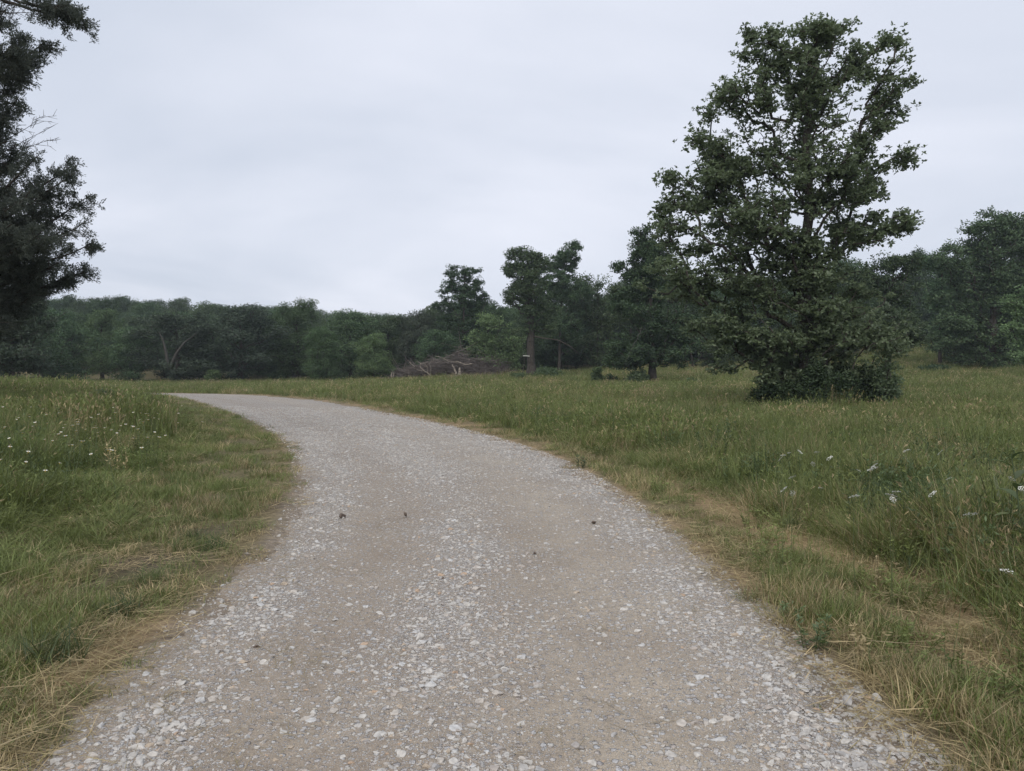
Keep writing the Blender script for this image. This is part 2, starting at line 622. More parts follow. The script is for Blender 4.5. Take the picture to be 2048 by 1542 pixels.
def road_material():
    m, t = mat_new('gravel')
    n = t.nodes.new
    lk = t.links.new
    out = n('ShaderNodeOutputMaterial')
    p = n('ShaderNodeBsdfPrincipled')
    p.inputs['Roughness'].default_value = 0.9
    p.inputs['Specular IOR Level'].default_value = 0.15
    ag = n('ShaderNodeAttribute')
    ag.attribute_name = 'grav'
    aw = n('ShaderNodeAttribute')
    aw.attribute_name = 'warm'
    tcn = n('ShaderNodeTexCoord')
    co = tcn.outputs['Object']

    def noise(s, d=5, r=0.6):
        z = n('ShaderNodeTexNoise')
        z.inputs['Scale'].default_value = s
        z.inputs['Detail'].default_value = d
        z.inputs['Roughness'].default_value = r
        lk(co, z.inputs['Vector'])
        return z.outputs[0]

    def mixc(f, a, b):
        x = n('ShaderNodeMix')
        x.data_type = 'RGBA'
        for i, v in ((0, f), (6, a), (7, b)):
            if isinstance(v, tuple):
                x.inputs[i].default_value = (*v, 1)
            elif isinstance(v, (int, float)):
                x.inputs[i].default_value = v
            else:
                lk(v, x.inputs[i])
        return x.outputs[2]

    def mth(op, a, b=0.0, c=None):
        x = n('ShaderNodeMath')
        x.operation = op
        for i, v in enumerate((a, b, c)):
            if v is None:
                continue
            if isinstance(v, (int, float)):
                x.inputs[i].default_value = v
            else:
                lk(v, x.inputs[i])
        return x.outputs[0]

    def ramp(f, a, b, c0=0.0, c1=1.0):
        x = n('ShaderNodeMapRange')
        lk(f, x.inputs[0])
        x.inputs[1].default_value = a
        x.inputs[2].default_value = b
        x.inputs[3].default_value = c0
        x.inputs[4].default_value = c1
        return x.outputs[0]
    # packed fines: grey-brown and tan
    dirt = mixc(aw.outputs['Fac'], (0.322, 0.272, 0.218), (0.402, 0.346, 0.275))
    big = ramp(noise(1.3, 4), 0.35, 0.65)
    dirt = mixc(mth('MULTIPLY', big, 0.45), dirt, (0.222, 0.180, 0.143))
    grain = mth('MULTIPLY', ramp(noise(170, 3, 0.8), 0.3, 0.7, 0.55, 1.42), ramp(noise(28, 4, 0.7), 0.3, 0.7, 0.82, 1.16))
    # pebbles in three sizes, each its own stone colour
    height = mth('MULTIPLY', noise(40, 5, 0.7), 0.35)
    col = dirt
    for sc_, lo, hi, amp in ((150, 0.30, 0.05, 0.25), (70, 0.34, -0.05, 0.5), (30, 0.34, 0.0, 0.9)):
        v = n('ShaderNodeTexVoronoi')
        v.inputs['Scale'].default_value = sc_
        v.inputs['Randomness'].default_value = 1
        wob = n('ShaderNodeVectorMath')
        wob.operation = 'ADD'
        lk(co, wob.inputs[0])
        nzv = n('ShaderNodeTexNoise')
        nzv.inputs['Scale'].default_value = sc_ * 1.2
        lk(co, nzv.inputs['Vector'])
        scv = n('ShaderNodeVectorMath')
        scv.operation = 'SCALE'
        scv.inputs['Scale'].default_value = 0.5 / sc_
        lk(nzv.outputs['Color'], scv.inputs[0])
        lk(scv.outputs[0], wob.inputs[1])
        lk(wob.outputs[0], v.inputs['Vector'])
        sepc = n('ShaderNodeSeparateColor')
        lk(v.outputs['Color'], sepc.inputs[0])
        # present when the cell's random number is under the local stoniness
        pres = ramp(mth('SUBTRACT', mth('MULTIPLY_ADD', ag.outputs['Fac'], 0.50, 0.20), sepc.outputs[0]), -0.02, 0.02)
        shape = ramp(v.outputs['Distance'], 0.50, 0.38)
        msk = mth('MULTIPLY', pres, shape)
        r = n('ShaderNodeValToRGB')
        e = r.color_ramp.elements
        e[0].color = (0.34, 0.32, 0.31, 1)
        e[1].color = (0.56, 0.55, 0.53, 1)
        for ps, c in ((0.3, (0.48, 0.47, 0.46)), (0.55, (0.40, 0.35, 0.31)), (0.75, (0.52, 0.52, 0.52)), (0.9, (0.46, 0.42, 0.35))):
            k = e.new(ps)
            k.color = (*c, 1)
        lk(sepc.outputs[1], r.inputs[0])
        col = mixc(msk, col, r.outputs[0])
        bumpv = mth('MULTIPLY', msk, mth('SUBTRACT', amp, mth('MULTIPLY', v.outputs['Distance'], amp)))
        height = mth('ADD', height, bumpv)
    hv = n('ShaderNodeHueSaturation')
    lk(col, hv.inputs['Color'])
    lk(grain, hv.inputs['Value'])
    lk(hv.outputs[0], p.inputs['Base Color'])
    b = n('ShaderNodeBump')
    b.inputs['Strength'].default_value = 1.0
    b.inputs['Distance'].default_value = 0.016
    lk(height, b.inputs['Height'])
    lk(b.outputs[0], p.inputs['Normal'])
    lk(p.outputs[0], out.inputs[0])
    return m


road = tag(link('gravel_road', rm, road_material()), kind='structure')

# ------------------------------------------------------------------ scattering (geometry nodes, for uncountable stuff only)
_sets = {}


def proto_set(name, meshes):
    c = bpy.data.collections.new(name)
    for i, me in enumerate(meshes):
        o = bpy.data.objects.new('%s.%03d' % (name, i), me)
        c.objects.link(o)
    return c


def scatter(name, pts, rot, scl, idx, tint, protos, parent=None):
    me = fast_mesh(name, pts, [], {'rot': rot, 'scl': scl, 'idx': np.asarray(idx, dtype=np.int32), 'tint': tint})
    o = link(name, me, None, parent)
    key = protos.name
    if key not in _sets:
        ng = bpy.data.node_groups.new('scatter_' + key, 'GeometryNodeTree')
        ng.interface.new_socket('Geometry', in_out='INPUT', socket_type='NodeSocketGeometry')
        ng.interface.new_socket('Geometry', in_out='OUTPUT', socket_type='NodeSocketGeometry')
        n = ng.nodes.new
        gi, go = n('NodeGroupInput'), n('NodeGroupOutput')
        iop = n('GeometryNodeInstanceOnPoints')
        ci = n('GeometryNodeCollectionInfo')
        ci.inputs['Collection'].default_value = protos
        ci.inputs['Separate Children'].default_value = True
        ci.inputs['Reset Children'].default_value = True

        def named(k, ty):
            a = n('GeometryNodeInputNamedAttribute')
            a.data_type = ty
            a.inputs['Name'].default_value = k
            return a.outputs['Attribute']
        e2r = n('FunctionNodeEulerToRotation')
        lk = ng.links.new
        lk(gi.outputs[0], iop.inputs['Points'])
        lk(ci.outputs[0], iop.inputs['Instance'])
        iop.inputs['Pick Instance'].default_value = True
        lk(named('idx', 'INT'), iop.inputs['Instance Index'])
        lk(named('rot', 'FLOAT_VECTOR'), e2r.inputs[0])
        lk(e2r.outputs[0], iop.inputs['Rotation'])
        lk(named('scl', 'FLOAT_VECTOR'), iop.inputs['Scale'])
        lk(iop.outputs[0], go.inputs[0])
        _sets[key] = ng
    md = o.modifiers.new('scatter', 'NODES')
    md.node_group = _sets[key]
    return tag(o, kind='stuff')


# ------------------------------------------------------------------ shapes
def kites(pos, d, nrm, ln, wd, fold=0.12, wide=0.58):
    d = unit(d)
    s = unit(np.cross(d, nrm))
    nr = np.cross(s, d)
    ln = np.asarray(ln)[:, None]
    wd = np.asarray(wd)[:, None]
    mid = pos + d * ln * wide + nr * ln * fold
    v = np.stack([pos, mid + s * wd / 2, pos + d * ln, mid - s * wd / 2], 1).reshape(-1, 3)
    b = np.arange(len(pos))[:, None] * 4
    f = np.concatenate([b + np.array([[0, 1, 2]]), b + np.array([[0, 2, 3]])])
    return v, f


def tubes(p0, p1, r0, r1, k=5):
    d = unit(p1 - p0)
    ref = np.where(np.abs(d[:, 2:3]) > 0.9, np.array([[1., 0, 0]]), np.array([[0, 0, 1.]]))
    u = unit(np.cross(d, ref))
    w = np.cross(d, u)
    an = np.arange(k) / k * 2 * np.pi
    ring = np.cos(an)[None, :, None] * u[:, None] + np.sin(an)[None, :, None] * w[:, None]
    va = p0[:, None] + ring * np.asarray(r0)[:, None, None]
    vb = p1[:, None] + ring * np.asarray(r1)[:, None, None]
    v = np.concatenate([va, vb], 1).reshape(-1, 3)
    b = np.arange(len(p0))[:, None] * 2 * k
    fs = []
    for i in range(k):
        j = (i + 1) % k
        fs.append(b + np.array([[i, j, k + j, k + i]]))
    return v, np.concatenate(fs)


def join(parts):
    vs, fs, off = [], {}, 0
    for v, f in parts:
        vs.append(v)
        fs.setdefault(f.shape[1], []).append(f + off)
        off += len(v)
    return np.concatenate(vs), [np.concatenate(x) for x in fs.values()]


def blade_set(rg, n, h, spread, lean, wid, curve=0.5, segs=3, hv=0.35):
    """n curved tapering blades rising from a small patch"""
    az = rg.random(n) * 2 * np.pi
    rr = spread * np.sqrt(rg.random(n))
    a2 = rg.random(n) * 2 * np.pi
    root = np.stack([rr * np.cos(a2), rr * np.sin(a2), np.full(n, -0.02)], 1)
    hh = h * (1 - hv + 2 * hv * rg.random(n))
    ln = lean * (0.3 + rg.random(n))
    hd = np.stack([np.cos(az), np.sin(az), np.zeros(n)], 1)
    sd = np.stack([-np.sin(az), np.cos(az), np.zeros(n)], 1)
    tw = rg.normal(0, 0.5, n)
    sd = unit(sd * np.cos(tw)[:, None] + hd * np.sin(tw)[:, None])
    ww = wid * (0.6 + 0.8 * rg.random(n))
    ring = []
    for k in range(segs + 1):
        t = k / segs
        c = root + np.array([0, 0, 1.]) * (hh * (t - curve * 0.35 * t * t * np.minimum(ln, 1.6)))[:, None] + hd * (hh * ln * (t * (1 - curve) * 0.5 + curve * t * t))[:, None]
        if k == segs:
            ring.append((c,))
        else:
            w = (ww * (1 - 0.55 * t))[:, None] / 2
            ring.append((c - sd * w, c + sd * w))
    m = 2 * segs + 1
    v = np.stack([p for r_ in ring for p in r_], 1).reshape(-1, 3)
    b = np.arange(n)[:, None] * m
    q = [b + np.array([[2 * k, 2 * k + 1, 2 * k + 3, 2 * k + 2]]) for k in range(segs - 1)]
    tr = b + np.array([[2 * segs - 2, 2 * segs - 1, 2 * segs]])
    var = np.repeat(rg.random(n), m)
    tips = ring[-1][0]
    return v, np.concatenate(q) if q else np.zeros((0, 4), int), tr, var, tips, hd


def tuft_mesh(name, rg, mat, n=16, h=0.5, spread=0.12, lean=0.5, wid=0.008, curve=0.6, heads=0, head_len=0.07, segs=3):
    v, q, tr, var, tips, hd = blade_set(rg, n, h, spread, lean, wid, curve, segs)
    vs, qs, ts, va = [v], [q], [tr], [var]
    off = len(v)
    if heads:
        k = min(heads, n)
        d = unit(hd[:k] * 0.6 + np.array([0, 0, 0.8]))
        for s in range(3):
            dd = d + rg.normal(0, 0.25, d.shape)
            kv, kf = kites(tips[:k] - d * head_len * 0.25 * s, dd, rg.normal(0, 1, d.shape), np.full(k, head_len * 0.8), np.full(k, head_len * 0.22))
            vs.append(kv)
            ts.append(kf + off)
            va.append(np.full(len(kv), 0.8))
            off += len(kv)
    me = fast_mesh(name, np.concatenate(vs), [np.concatenate(qs), np.concatenate(ts)], {'var': np.concatenate(va)})
    me.materials.append(mat)
    return me


def leafy_mesh(name, rg, mat, stems=6, h=0.35, leaf=0.05, per=14, spread=0.12):
    """a leafy herb: several stems each with many small leaves"""
    parts, var = [], []
    az = rg.random(stems) * 2 * np.pi
    p0 = np.stack([spread * .4 * np.cos(az), spread * .4 * np.sin(az), np.full(stems, -0.02)], 1)
    p1 = p0 + np.stack([np.cos(az) * h * .4 * rg.random(stems), np.sin(az) * h * .4 * rg.random(stems), h * (.6 + .5 * rg.random(stems))], 1)
    v, f = tubes(p0, p1, np.full(stems, .003), np.full(stems, .0015), 3)
    parts.append((v, f))
    var.append(np.full(len(v), .4))
    t = rg.random((stems, per))**0.7
    pos = (p0[:, None] + (p1 - p0)[:, None] * t[..., None]).reshape(-1, 3)
    n = len(pos)
    a = rg.random(n) * 2 * np.pi
    d = np.stack([np.cos(a), np.sin(a), rg.normal(0.35, .3, n)], 1)
    nr = np.stack([rg.normal(0, .3, n), rg.normal(0, .3, n), np.ones(n)], 1)
    v, f = kites(pos, d, nr, leaf * (.6 + .8 * rg.random(n)), leaf * .34 * (.6 + .6 * rg.random(n)), fold=-0.05)
    parts.append((v, f))
    var.append(np.repeat(rg.random(n), 4))
    vv, ff = join(parts)
    me = fast_mesh(name, vv, ff, {'var': np.concatenate(var)})
    me.materials.append(mat)
    return me


def stone_mesh(name, rg, mat, k=13, flat=0.5):
    bm = bmesh.new()
    p = unit(rg.normal(0, 1, (k, 3))) * (0.8 + 0.35 * rg.random((k, 1)))
    p *= np.array([1, 0.55 + 0.35 * rg.random(), flat * (0.8 + .5 * rg.random())]) * 0.5
    for q in p:
        bm.verts.new(q)
    r_ = bmesh.ops.convex_hull(bm, input=bm.verts)
    bmesh.ops.delete(bm, geom=[g for g in r_['geom_interior'] if isinstance(g, bmesh.types.BMVert)], context='VERTS')
    bmesh.ops.bevel(bm, geom=list(bm.edges), offset=0.035, segments=1, affect='EDGES')
    me = bpy.data.meshes.new(name)
    bm.to_mesh(me)
    bm.free()
    me.materials.append(mat)
    return me


# ------------------------------------------------------------------ stones of the road
STONES = [stone_mesh('stone', rng, M['stone'], k=12, flat=0.45) for _ in range(10)]
STONE_SET = proto_set('road_stone', STONES)


def road_point(n, ymin, ymax, power=1.0):
    """random points on the road between two distances, denser towards the camera"""
    u = rng.random(n)
    y = ymin * (ymax / ymin)**u if power == 1 else ymin + (ymax - ymin) * u
    t = rng.random(n) * 1.06 - 0.03
    s = np.interp(y, ROAD_E[:, 1], ROAD_S)
    e = cr_interp(s)
    return e[:, 0] * (1 - t) + e[:, 2] * t, e[:, 1] * (1 - t) + e[:, 3] * t, t


def road_z(x, y, t):
    return raw_z(x, y) + road_profile(t, x, y)


sx, sy, sz, ss, st = [], [], [], [], []
for n_, y0, y1, lo, hi, keep in ((130000, 1.9, 17, 0.006, 0.016, 0.95), (52000, 1.9, 30, 0.016, 0.036, 0.85), (19000, 1.9, 30, 0.034, 0.070, 0.85), (800, 1.9, 20, 0.056, 0.085, 0.6)):
    x, y, t = road_point(n_, y0, y1)
    g = gravel_amt(t, x, y)
    k = rng.random(n_) < np.clip(g - 0.05, 0.05, 1)**1.3 * keep
    x, y, t = x[k], y[k], t[k]
    size = lo + (hi - lo) * rng.random(len(x))**1.8
    if lo < 0.02:
        size *= np.maximum(1, y / 7)**0.7
    sx.append(x)
    sy.append(y)
    st.append(t)
    ss.append(size)
sx, sy, st, ss = map(np.concatenate, (sx, sy, st, ss))
sz = np.maximum(road_z(sx, sy, st), ground_z(sx, sy))
srot = np.stack([rng.normal(0, .16, len(sx)), rng.normal(0, .16, len(sx)), rng.random(len(sx)) * 6.283], 1)
sidx = rng.integers(0, 10, len(sx))
seen = ss / np.hypot(sx, sy) * (np.abs(sx) < 0.70 * sy + 0.02) * (sy > 2.85)
order = np.argsort(-seen)
big = order[:296]
rest = order[296:]
for i in big:
    o = link('stone', STONES[sidx[i]], None, road)
    o.location = (sx[i], sy[i], sz[i] - ss[i] * 0.01)
    o.rotation_euler = srot[i]
    o.scale = (ss[i],) * 3
scatter('gravel', np.stack([sx, sy, sz - ss * 0.01], 1)[rest], srot[rest], np.repeat(ss[rest][:, None], 3, 1), sidx[rest], np.ones((len(rest), 3)), STONE_SET, road)

# ------------------------------------------------------------------ grass, straw and weeds
rg = np.random.default_rng(11)
TALL = proto_set('tall_grass_tuft', [tuft_mesh('tall_grass_tuft', rg, M['grass'], n=36, h=0.46, spread=0.18, lean=0.65, wid=0.0055, heads=2, head_len=.05, curve=0.6) for _ in range(5)])
SHORT = proto_set('short_grass_tuft', [tuft_mesh('short_grass_tuft', rg, M['grass'], n=30, h=0.11, spread=0.10, lean=1.0, wid=0.0045, curve=0.7) for _ in range(5)])
MEADOW = proto_set('meadow_grass_tuft', [tuft_mesh('meadow_grass_tuft', rg, M['grass'], n=44, h=0.46, spread=0.42, lean=0.5, wid=0.012, heads=7, head_len=0.075, curve=0.5) for _ in range(5)])
HERB = proto_set('leafy_herb', [leafy_mesh('leafy_herb', rg, M['grass'], stems=7, h=0.30, leaf=0.045, per=12, spread=.2) for _ in range(4)])


def straw_mesh(rg):
    n = 12
    a = rg.random(n) * 6.283
    p = np.stack([rg.normal(0, .12, n), rg.normal(0, .12, n), .003 + .02 * rg.random(n)], 1)
    ln = .10 + .22 * rg.random(n)
    d = np.stack([np.cos(a), np.sin(a), rg.normal(0, .10, n)], 1)
    v, f = kites(p, d, np.array([[0, 0, 1.]]) + rg.normal(0, .3, (n, 3)), ln, .0022 + .0022 * rg.random(n), fold=0.0, wide=.4)
    me = fast_mesh('straw', v, [f], {'var': np.repeat(rg.random(n), 4)})
    me.materials.append(M['grass'])
    return me


STRAW = proto_set('straw_litter', [straw_mesh(rg) for _ in range(6)])


def wedge(n, y0, y1, spread=0.86):
    y = y0 * (y1 / y0)**rg.random(n)
    x = (rg.random(n) * 2 - 1) * (spread * y + 0.5)
    return x, y


def tints(x, y, dry, n):
    """the grass's own colour: patches of yellow-green and blue-green, dry blades in between"""
    a = fbm(x, y, 2.2)[:, None]
    b = fbm(x + 90, y - 40, 0.5)[:, None]
    g1, g2, g3 = np.array((0.188, 0.236, 0.066)), np.array((0.295, 0.315, 0.110)), np.array((0.128, 0.182, 0.060))
    c = g1 * (1 - a) + g2 * a
    c = c * (1 - 0.5 * b) + g3 * 0.5 * b
    isdry = (rg.random(n) < dry)[:, None]
    d = np.array((0.50, 0.395, 0.225)) * (0.75 + .5 * rg.random((n, 1)))
    c = np.where(isdry, d, c) * (0.62 + 0.70 * rg.random((n, 1)))
    return c


def scat(name, x, y, protos, sc, dry, n_idx, upright=0.12, zoff=0.0, hfac=None, kind_of=None):
    n = len(x)
    z = ground_z(x, y) + zoff
    rot = np.stack([rg.normal(0, upright, n), rg.normal(0, upright, n), rg.random(n) * 6.283], 1)
    s = sc * (0.75 + 0.5 * rg.random(n))
    S = np.stack([s, s, s / sc * (hfac if hfac is not None else 1)], 1)
    return scatter(name, np.stack([x, y, z], 1), rot, S, rg.integers(0, n_idx, n), tints(x, y, dry, n), protos)


# short grass of the verges
x, y = wedge(90000, 1.7, 45)
dl, dr = road_off(x, y)
out = np.maximum(dl, dr)
wl = 2.0 + (fbm(x, y, 1.5) - .5) * 1.6
wr = 1.5 + (fbm(x, y, 1.5) - .5) * 0.8
strw, soil = straw_mask(x, y, dl, dr), soil_mask(x, y, dl, dr)
edge = sstep(-0.12, 0.45, out + (fbm(x, y, .45) - .5) * .7)
p = np.where(dl > dr, (dl < wl + .5), (dr < wr + .5)) * edge * (1 - 0.9 * strw) * (1 - .8 * soil) * (0.08 + .85 * cfbm(x + 7, y, .5))
k = (rg.random(len(x)) < p) & (out > -0.25)
x, y, dl, dr, out = x[k], y[k], dl[k], dr[k], out[k]
right = dr > dl
dry = np.where(right, 0.44, 0.26) + 0.3 * sstep(.5, 0, out) + .35 * (fbm(x, y, .9) - .5)
hf = np.where(right, 0.85 + .35 * sstep(6, 4, y), 0.8) * (0.35 + 1.35 * cfbm(x + 3, y, .6)) * sstep(-.3, .7, out) + .25
tag(scat('verge_grass', x, y, SHORT, np.maximum(1, y / 9)**0.6, dry, 5, hfac=hf), 'short trodden grass on the verges of the gravel road', 'grass')

# taller grass and weeds behind the verges, near
x, y = wedge(80000, 1.9, 34)
dl, dr = road_off(x, y)
wl = 1.9 + (fbm(x, y, 1.5) - .5) * 1.6
wr = 1.15 + (fbm(x, y, 1.5) - .5) * 1.1
strw, soil = straw_mask(x, y, dl, dr), soil_mask(x, y, dl, dr)
p = np.where(dl > dr, sstep(wl - .5, wl + .6, dl), sstep(wr - .45, wr + .6, dr)) * (1 - .97 * strw) * (1 - .9 * soil) * (.15 + .95 * cfbm(x + 3, y, .8))
k = rg.random(len(x)) < p
x, y, dl, dr = x[k], y[k], dl[k], dr[k]
right = dr > dl
hf = np.where(right, 0.30 + 0.72 * sstep(.8, 2.8, dr), 0.26 + 0.72 * sstep(1.8, 4.6, dl)) * (0.45 + .95 * cfbm(x + 13, y, .9))
dry = np.where(right, .16, .08) + .14 * sstep(9, 3, y) * right
tag(scat('tall_grass', x, y, TALL, np.maximum(1, y / 12)**0.55, dry, 5, hfac=hf), 'tall green grass and dry stems beyond the verges', 'grass')

# leafy herbs mixed in
x, y = wedge(26000, 2.0, 30)
dl, dr = road_off(x, y)
strw = straw_mask(x, y, dl, dr)
p = np.where(dl > dr, sstep(1.6, 2.8, dl) * .25, sstep(.25, 1.4, dr) * .4) * sstep(.42, .66, fbm(x + 31, y + 5, .6)) * (1 - strw)
k = rg.random(len(x)) < p
x, y, dl, dr = x[k], y[k], dl[k], dr[k]
o = scat('ground_herb', x, y, HERB, np.maximum(1, y / 10)**.5 * .9, 0.02, 4, hfac=0.6 + .8 * sstep(1, 2.6, np.maximum(dl, dr)))
tag(o, 'low leafy weeds among the roadside grass', 'weeds')

# taller, darker herbs in the rank growth
x, y = wedge(16000, 2.5, 28)
dl, dr = road_off(x, y)
p = np.where(dl > dr, sstep(2.6, 3.6, dl) * .4, sstep(1.5, 2.2, dr)) * (.05 + .6 * sstep(.45, .75, cfbm(x - 11, y + 3, 1.1))) * (1 - straw_mask(x, y, dl, dr))
k = rg.random(len(x)) < p
x, y = x[k], y[k]
n = len(x)
z = ground_z(x, y)
s_ = 1.25 * (0.7 + .6 * rg.random(n)) * np.maximum(1, y / 12)**.4
tag(scatter('tall_herb', np.stack([x, y, z], 1), np.stack([rg.normal(0, .15, n), rg.normal(0, .15, n), rg.random(n) * 6.283], 1), np.stack([s_ * .85, s_ * .85, np.full(n, 1.7) * (.7 + .6 * rg.random(n))], 1),
            rg.integers(0, 4, n), np.outer(.7 + .6 * rg.random(n), (.115, .160, .062)), HERB), 'rank dark leafy weeds among the tall grass', 'weeds')

# the meadow out to the woods
x, y = wedge(60000, 14, 150, .84)
dl, dr = road_off(x, y)
wood = np.where(x < -12, 88, np.where(x < 10, 92, np.where(x < 35, 100, 150)))
k = (np.where(dl > dr, dl > 2.6, dr > 1.5 + (fbm(x, y, 2) - .5))) & (y < wood)
x, y, dl, dr = x[k], y[k], dl[k], dr[k]
hf = (0.5 + .65 * cfbm(x, y, 2.5)) * (1 + .9 * np.exp(-((x - 10.6)**2 / 4 + (y - 24.2)**2 / 1.5))) * np.where(dr > dl, sstep(.8, 3.2, dr) * .6 + .4, 1)
tag(scat('meadow_grass', x, y, MEADOW, np.maximum(1, y / 24)**0.62, 0.16 + .25 * (fbm(x, y, 6) - .4), 5, hfac=hf), 'wide meadow of tall seeding grass up to the woods', 'grass')

# straw litter
x, y = wedge(60000, 1.9, 26)
dl, dr = road_off(x, y)
p = straw_mask(x, y, dl, dr) * np.where(dl > dr, .33, .5) + .06 * (np.maximum(dl, dr) > 0) + .3 * soil_mask(x, y, dl, dr)
k = rg.random(len(x)) < p
x, y = x[k], y[k]
tag(scat('straw_litter', x, y, STRAW, np.full(len(x), 1.0), 1.0, 6, upright=.1, zoff=.012), 'dry straw lying along the road edges', 'straw')
# a few stalks lying on the road itself
x, y, t = road_point(900, 2.2, 9)
k = rg.random(len(x)) < np.where(t < .3, .22, .03)
x, y, t = x[k], y[k], t[k]
n = len(x)
scatter('straw', np.stack([x, y, np.maximum(road_z(x, y, t), ground_z(x, y)) + .004], 1), np.stack([np.zeros(n), np.zeros(n), rg.random(n) * 6.28], 1),
        np.stack([np.full(n, .8), np.full(n, .8), np.full(n, .4)], 1), rg.integers(0, 6, n), np.outer(.8 + .4 * rg.random(n), (.42, .34, .21)), STRAW, road)


# ------------------------------------------------------------------ trees
def skeleton(rg, trunk, centres, step=0.5, up=0.5, wander=0.10):
    """greedy branching: each leaf clump is joined to the cheapest node already grown"""
    nodes = [trunk[0]]
    par = [-1]
    plen = [0.0]
    for a, b in zip(trunk[:-1], trunk[1:]):
        m = max(1, int(np.linalg.norm(b - a) / step))
        for i in range(1, m + 1):
            nodes.append(a + (b - a) * i / m + (rg.normal(0, wander * .35, 3) if i < m else 0))
            par.append(len(nodes) - 2)
            plen.append(plen[-1] + np.linalg.norm(b - a) / m)
    nt_ = len(nodes)
    P = np.zeros((nt_ + len(centres) * 24, 3))
    PL = np.zeros(len(P))
    P[:nt_] = nodes
    PL[:nt_] = plen
    cnt = nt_
    d0 = np.min(np.linalg.norm(centres[:, None] - P[None, :nt_], axis=2), axis=1)
    tips = np.zeros(len(centres), int)
    for ci in np.argsort(d0):
        c = centres[ci]
        q = P[1:cnt]
        dv = c - q
        d = np.linalg.norm(dv, axis=1)
        hz = np.hypot(dv[:, 0], dv[:, 1])
        cost = d + up * np.maximum(0, hz * 0.55 - dv[:, 2]) + 0.16 * PL[1:cnt] + np.where(q[:, 2] < trunk[0][2] + 0.06 * (trunk[-1][2] - trunk[0][2]), 3, 0)
        j = int(np.argmin(cost)) + 1
        dd = np.linalg.norm(c - P[j])
        m = min(22, max(1, int(round(dd / step))))
        bend = rg.normal(0, wander, 3) * dd + np.array([0, 0, 0.10 * dd])
        prev = j
        for i in range(1, m + 1):
            t = i / m
            P[cnt] = P[j] + (c - P[j]) * t + bend * (4 * t * (1 - t)) + (rg.normal(0, wander * .3, 3) * step if i < m else 0)
            PL[cnt] = PL[prev] + dd / m
            par.append(prev)
            prev = cnt
            cnt += 1
        tips[ci] = prev
    return P[:cnt], np.array(par), tips


def limb_mesh(name, P, par, tips, base_r, tip_r=0.012, k=5, expo=0.44):
    w = np.zeros(len(P))
    w[tips] += 1
    for i in range(len(P) - 1, 0, -1):
        w[par[i]] += max(w[i], 0)
    w = np.maximum(w, 0.4)
    r = tip_r * w**expo
    f = np.clip((r - tip_r) / max(r[0] - tip_r, 1e-6), 0, 1)
    r = r + (base_r - r[0]) * f
    i = np.arange(1, len(P))
    v, fc = tubes(P[par[i]], P[i], np.minimum(r[par[i]], r[i] * 1.35 + .01), r[i], k)
    # root flare
    fl = [(P[0] - np.array([0, 0, .35]), P[min(2, len(P) - 1)], base_r * 1.7, r[min(2, len(P) - 1)])]
    v2, f2 = tubes(np.array([fl[0][0]]), np.array([fl[0][1]]), np.array([fl[0][2]]), np.array([fl[0][3]]), 9)
    vv, ff = join([(v, fc), (v2, f2)])
    return fast_mesh(name, vv, ff, smooth=True), r


def blob_points(rg, blobs, n, shell=0.5):
    """points in a union of ellipsoids (cx,cy,cz,rx,ry,rz,weight), more towards the outside"""
    w = np.array([(b[3] * b[4] * b[5])**0.55 * (b[6] if len(b) > 6 else 1) for b in blobs])
    bi = rg.choice(len(blobs), n, p=w / w.sum())
    B = np.array([b[:6] for b in blobs])[bi]
    return B[:, :3] + B[:, 3:6] * unit(rg.normal(0, 1, (n, 3))) * (rg.random((n, 1))**(shell / 1.5))


def crown_leaves(rg, centres, size, per, leaf, wid, out_from, rosette=1, flat=0.7, droop=0.1):
    """clumps of leaves round each centre; rosettes of several leaves share a twig end"""
    n = len(centres)
    m = per // rosette
    off = rg.normal(0, 1, (n, m, 3))
    off = off / np.maximum(1, np.linalg.norm(off, axis=2, keepdims=True) / 1.45) * np.array([1, 1, flat]) * (size[:, None, None] * .62)
    tw = (centres[:, None] + off).reshape(-1, 3)
    cv = np.repeat(rg.random(n), m)
    outd = unit(tw - out_from) * .7 + np.array([0, 0, .5])
    pos = np.repeat(tw, rosette, 0)
    N_ = len(pos)
    d = unit(rg.normal(0, 1, (N_, 3)) * np.array([1, 1, .6]) + np.repeat(outd, rosette, 0) * .5 + np.array([0, 0, -droop]))
    co_ = np.repeat(unit(off.reshape(-1, 3) / np.array([1, 1, flat])), rosette, 0)
    nr = unit(np.array([0, 0, .55]) + co_ * .9 + rg.normal(0, .38, (N_, 3)) + np.repeat(outd, rosette, 0) * .35)
    v, f = kites(pos, d, nr, leaf * (.65 + .7 * rg.random(N_)), wid * (.65 + .7 * rg.random(N_)))
    var = np.clip(np.repeat(cv, rosette) * .55 + rg.random(N_) * .6 - .05, 0, 1)
    return v, f, np.repeat(var, 4)


def px_blobs(lst, D, depth=1.0):
    """crown lobes measured in the photograph at the tree's own distance, given real depth"""
    res = []
    for b in lst:
        cx_, cy_, ax, ay = b[:4]
        dy = b[4] if len(b) > 4 else 0.0
        c = at(cx_, cy_, D + dy)
        s = (D + dy) / FPX
        rxy = ax * s
        res.append((c[0], c[1], c[2], rxy, max(rxy, ay * s) * depth, ay * s, b[5] if len(b) > 5 else 1))
    return res


